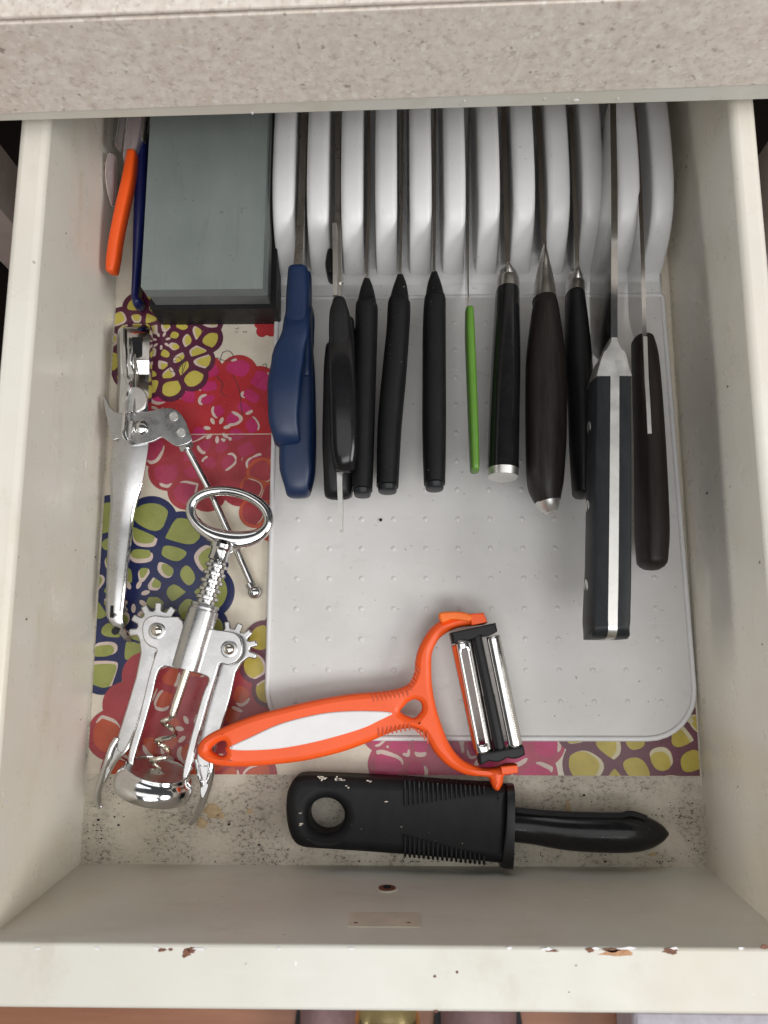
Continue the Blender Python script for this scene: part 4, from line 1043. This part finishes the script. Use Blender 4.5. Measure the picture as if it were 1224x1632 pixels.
# bell
bc = U(251, 1227, zc); bw = (U(297, 1240, zc)-U(203, 1214, zc)).length/2
bprof = [(d*.74, r) for d, r in [(.0, bw*.995), (-.0006, bw*1.0), (-.0004, bw*1.03), (.0008, bw*1.05), (.002, bw*1.05), (.0035, bw*1.12), (.006, bw*1.21), (.009, bw*1.26), (.0125, bw*1.27), (.0155, bw*1.25), (.0175, bw*1.20), (.0182, bw*1.15), (.0175, bw*1.1), (.012, bw*1.15), (.005, bw*.95)]]
bax = (U(238, 1270, zc)-U(251, 1227, zc)).normalized(); bs_ = Vector((bax.y, -bax.x, 0)); bax = (bax-uz*.24).normalized(); bu_ = bs_.cross(bax)
mb = MB(); mb.rings([[bc+bax*d+bs_*(r*math.cos(a))+bu_*(r*math.sin(a)) for a in [2*math.pi*k/48 for k in range(48)]] for d, r in bprof], cap=False)
mb.build('bell', M['chrome'], ck, smooth=50)
mb = MB(); mb.rings([[bc+bax*d+bs_*(r*math.cos(a))+bu_*(r*math.sin(a)) for a in [2*math.pi*k/48 for k in range(48)]] for d, r in ((.0003, bw*1.0), (.0010, bw*.25), (.0016, bw*.22))], cap=False); mb.build('bell_collar', M['steel'], ck)

# ================================================================== Y PEELER
yp = thing('peeler', 'orange Y shaped peeler with white inlay and triple rotating blade head', 'peeler', U(600, 1130, 0))
zp = .024; 
OUT = [(317.6, 1195.5), (325, 1178), (348, 1163), (399, 1142), (442, 1130), (500, 1116), (551, 1107), (589, 1103.5), (617, 1101), (639, 1096), (653.5, 1087), (661, 1070), (662, 1053), (668, 1031), (683, 1005), (700, 990), (722, 982), (748, 978.5), (770, 976.5), (776, 985), (776, 993),
       (752, 996.5), (732, 999), (712, 1008), (698, 1021), (689, 1041), (688, 1065), (689, 1090), (694, 1121), (702.5, 1151), (715, 1183), (732, 1207), (751.6, 1219.6), (771, 1225.5), (793, 1224.5), (808, 1219), (825, 1219), (826, 1228), (820, 1235), (805.5, 1238), (803, 1250), (795.7, 1262.5), (788, 1259), (783, 1248), (778.5, 1240.4), (751.6, 1238), (732, 1232), (712, 1220), (693, 1200), (683, 1183), (673, 1168), (658, 1162), (641, 1163), (617, 1170.6), (580, 1186.5),
       (538, 1200.6), (487, 1212), (437, 1218), (386, 1221), (348, 1218), (325, 1208)]
heart = cr([(337, 1194), (344, 1186), (352, 1181), (361, 1180), (364, 1187), (361, 1193), (364, 1200), (358, 1205), (346, 1202)], 3)
tri_ = cr([(637.6, 1134), (643, 1127), (651, 1119), (661, 1115), (670, 1119), (673, 1127), (671, 1135), (661, 1145), (648.6, 1142), (641, 1138)], 3)
def zpe(x, y):   # the handle sags toward its tip, which rests on the corkscrew
    t = min(1, max(0, (x+.10)/.10)); return .0335*(1-t)+zp*t
MB().plate(px2(cr(OUT, 4), zp+.002), lambda x, y: zpe(x, y)-.0085, lambda x, y: zpe(x, y), [px2(heart, zp+.002), px2(tri_, zp+.002)], .0034).build('handle', M['orange'], yp, smooth=45)
WI = [(369, 1190.5), (383, 1182), (399, 1175), (449, 1152.5), (512.6, 1137), (563, 1133), (600, 1133.5), (620, 1135), (625, 1138), (618, 1142), (604.5, 1148.5), (580, 1160), (538, 1173), (487, 1185.4), (437, 1193), (386, 1194.5)]
MB().plate(px2(cr(WI, 4), zp+.0028), lambda x, y: zpe(x, y)-.002, lambda x, y: zpe(x, y)+.0009, (), .0008).build('white_inlay', M['white'], yp, smooth=45)
# grooves of the grip
def groove(u0, v0, u1, v1):
    a, b = U(u0, v0, zp), U(u1, v1, zp); a.z = zpe(a.x, a.y)+.00005; b.z = zpe(b.x, b.y)+.0002
    mb = MB(); mb.tube([a, (a+b)/2, b], [.0004, .0007, .0004], 6, .4); return mb.build('grip_groove', M['orange_dark'], yp)
for i in range(9): groove(594+i*6.8, 1106-i*.9, 596+i*6.8, 1118-i*1.1)
for a in range(6): groove(651+a*2.6, 1094-a*6.5, 657+a*2.4, 1100-a*5.5)
for i in range(8): groove(605+i*6.9, 1173.5-i*1.3, 603+i*6.9, 1160-i*1.0)
for a in range(5): groove(662+a*5, 1163+a*5.5, 655+a*6.5, 1158+a*2.0)
MB().plate(px2(cr([(700, 977.5), (717, 974.5), (737, 975), (752, 981), (748, 990), (722, 987), (704, 992)], 4), zp+.003), zp-.004, zp+.0030, (), .0012).build('eye_gouger', M['orange_light'], yp, smooth=45)
MB().plate(px2([(747, 978), (771, 976.5), (777, 992), (752, 997)], zp+.002), zp-.006, zp+.0022, (), .001).build('axle_block', M['orange'], yp, smooth=45)
MB().plate(px2([(798, 1221), (825, 1219), (826, 1232), (800, 1236)], zp+.002), zp-.006, zp+.0022, (), .001).build('axle_block', M['orange'], yp, smooth=45)
# head
hd0, hd1 = (756, 1006), (799, 1206)
def capbar(pu, pv, u1, v1, nrm):
    # scalloped end bar from (pu,pv) to (u1,v1)
    out = []; n = 40
    A, B = Vector((pu, pv)), Vector((u1, v1)); t = (B-A).normalized(); nn = Vector((-t.y, t.x))*nrm; L = (B-A).length
    for i in range(n+1):
        f = i/n; out.append(tuple(A+t*(L*f)+nn*(-8)))
    for i in range(n, -1, -1):
        f = i/n; out.append(tuple(A+t*(L*f)+nn*(6+4.0*abs(math.cos(f*math.pi*2.5)))))
    return out
MB().plate(px2(capbar(719.5, 1016, 792, 1000, 1), zp+.006), zp-.010, zp+.0055, (), .0010).build('end_cap', M['black_satin'], yp, smooth=40)
MB().plate(px2(capbar(763.5, 1210, 836.5, 1197, 1), zp+.006), zp-.010, zp+.0055, (), .0010).build('end_cap', M['black_satin'], yp, smooth=40)
mb = MB(); mb.tube([U(759, 1012, zp), U(779, 1107, zp)], .0030, 16); mb.build('axle', M['black_satin'], yp)
mb = MB(); mb.tube([U(779, 1107, zp), U(799, 1204, zp)], .0033, 16); mb.build('axle', M['black_satin'], yp)
def strip_blade(name, L0, L1, w, zf, slot, lab=None):
    """curved strip from pixel L0 to L1, width w px, with a slot; zf(s) height over width s in -1..1"""
    A, B = Vector(L0), Vector(L1); t = (B-A).normalized(); nn = Vector((t.y, -t.x)); L = (B-A).length
    if nn.x < 0: nn = -nn
    mb = MB(); ns, nl = 8, 40
    def pt(i, j, dz=0):
        s = -1+2*i/ns; f = j/nl; q = A+t*(L*f)+nn*(w/2*s); p = U(q.x, q.y, zp); p.z = zp+zf(s)+dz; return tuple(p)
    keep = lambda i, j: not (slot and slot[0] <= i < slot[1] and 3 <= j < nl-3)
    vs = [pt(i, j) for j in range(nl+1) for i in range(ns+1)]; fs = []
    for j in range(nl):
        for i in range(ns):
            if keep(i, j): fs.append((j*(ns+1)+i, (j+1)*(ns+1)+i, (j+1)*(ns+1)+i+1, j*(ns+1)+i+1))
    mb.add(vs, fs); o = mb.build(name, M['steel_bright2'], yp, smooth=60)
    m = o.modifiers.new('thick', 'SOLIDIFY'); m.thickness = .0006; m.offset = 0
    return o
M['steel_bright2'] = m_chrome('polished_steel', (.92, .91, .90), .10, bump=.02)
strip_blade('slotted_blade', (738, 1022), (772, 1199), 27, lambda s: .0050-.0028*s*s-.001*s, (2, 5))
rb = strip_blade('serrated_blade', (785, 1014), (821, 1190), 21, lambda s: .0052-.0020*s*s, None)
mb = MB()   # little teeth along the outer side of the second blade
A, B = Vector((791, 1030)), Vector((824, 1180)); t_ = (B-A).normalized(); nn = Vector((-t_.y, t_.x)); nn = nn if nn.x > 0 else -nn
for i in range(44):
    f = i/44; q = A+(B-A)*f; e1 = q+t_*3.2; e2 = q+t_*1.6+nn*3.4
    a, b, c2 = U(q.x, q.y, zp+.0056), U(e1.x, e1.y, zp+.0056), U(e2.x, e2.y, zp+.0050)
    mb.rings([[a, b, c2], [a-uz*.0006, b-uz*.0006, c2-uz*.0006]])
mb.build('tooth_row', M['steel'], yp, smooth=0, kind='stuff')
mb = MB(); mb.tube([U(797, 1014, zp-.002), U(808, 1075, zp-.002), U(831, 1188, zp-.002)], .0006, 8); mb.build('guard_wire', M['steel_bright'], yp)
strip_blade('third_blade', (724, 1028), (760, 1196), 8, lambda s: -.001+.002*s, None)

# ================================================================== BLACK TOOL
bt = thing('corer', 'chunky black rubber handled tool with curved glossy end lying by the drawer front', 'corer', U(700, 1310, 0))
zb_ = .023
BO = [(478, 1236), (520, 1236), (580, 1238.5), (640, 1241.5), (700, 1246), (760, 1250), (790, 1251.5), (806, 1254), (811, 1262), (812, 1290), (812, 1340), (811, 1368), (805, 1375), (788, 1375), (760, 1372), (700, 1367), (640, 1362), (580, 1357.5), (520, 1353.5), (482, 1350), (466, 1338), (457, 1310), (456, 1272), (464, 1248)]
MB().plate(px2(cr(BO, 4), zb_-.004), .0008, zb_, [px2(circ((520, 1300), 29, 36, 28), zb_-.004)], .0062).build('handle', M['rubber'], bt, smooth=40)
# ribs of the grip: raised fins
for i in range(18):
    u = 645+i*7.4
    d1 = 44-i*1.6; 
    for (va, vb) in ((1240+i*.55, 1240+i*.55+max(12, d1)), (1363+i*.75-max(12, d1*.75), 1363+i*.75)):
        a, b = U(u, va, zb_), U(u+.8, vb, zb_)
        top = vb < 1320
        P4 = [U(u, va+(-1 if top else 0), zb_-.004 if top else zb_+.0003), U(u, va+5 if top else va+3, zb_+.0006), U(u+.5, vb-5, zb_+.0006), U(u+.8, vb+(0 if top else 1), zb_+.0003 if top else zb_-.004)]
        mb = MB(); mb.tube(P4, .00075, 8); mb.build('grip_rib', M['rubber'], bt)
mb = MB(); loft(mb, [(802, 1314.8, .0132, 58, .0245), (804, 1315, .0132, 59.8, .0255), (810, 1315.2, .0132, 60.6, .026), (816, 1315.5, .0132, 61, .026)], n=48, e=3.6, ends=(0, .02)); mb.build('collar', M['black_satin'], bt, smooth=40)
mb = MB(); loft(mb, [(816, 1315, .013, 24, .016), (850, 1318, .013, 25, .016), (900, 1324, .014, 27.5, .018), (950, 1326, .014, 29, .020), (1000, 1327, .014, 28.5, .020), (1030, 1327, .013, 24, .017), (1050, 1327.5, .012, 15, .012), (1061, 1328, .011, 5, .006)], n=32, e=2.2, ends=(0, .4)); mb.build('curved_end', M['black_gloss'], bt, smooth=50)
mb = MB(); mb.tube([U(u, v, .019) for u, v in cr([(822, 1291), (870, 1296), (930, 1299), (985, 1300), (1000, 1297), (1012, 1298), (1030, 1304)], 4, False)], .0017, 10); mb.build('edge_bead', M['black_satin'], bt)
# worn flecks on the rubber
M['fleck'] = simple('pale_fleck', (.62, .56, .48), .8, var=.3, vs=900)
mb = MB(); rnd = random.Random(9)
for cu, cv, nn, su, sv in ((514, 1240, 10, 9, 4), (541, 1243, 14, 12, 4), (587, 1245, 3, 4, 2), (478, 1300, 4, 3, 12), (555, 1255, 2, 3, 3), (640, 1318, 2, 1, 2), (616, 1278, 1, 1, 1)):
    for _ in range(nn):
        p = U(cu+rnd.gauss(0, su*.5), max(1238, cv+rnd.gauss(0, sv*.5)), zb_); blob(mb, p-uz*(.0012 if cv < 1244 else 0), ux, uy, uz, rnd.uniform(.0003, .0011), rnd.uniform(.0002, .0006), .0005, 7, .4)
mb.build('worn_fleck', M['fleck'], bt, smooth=0, kind='stuff')
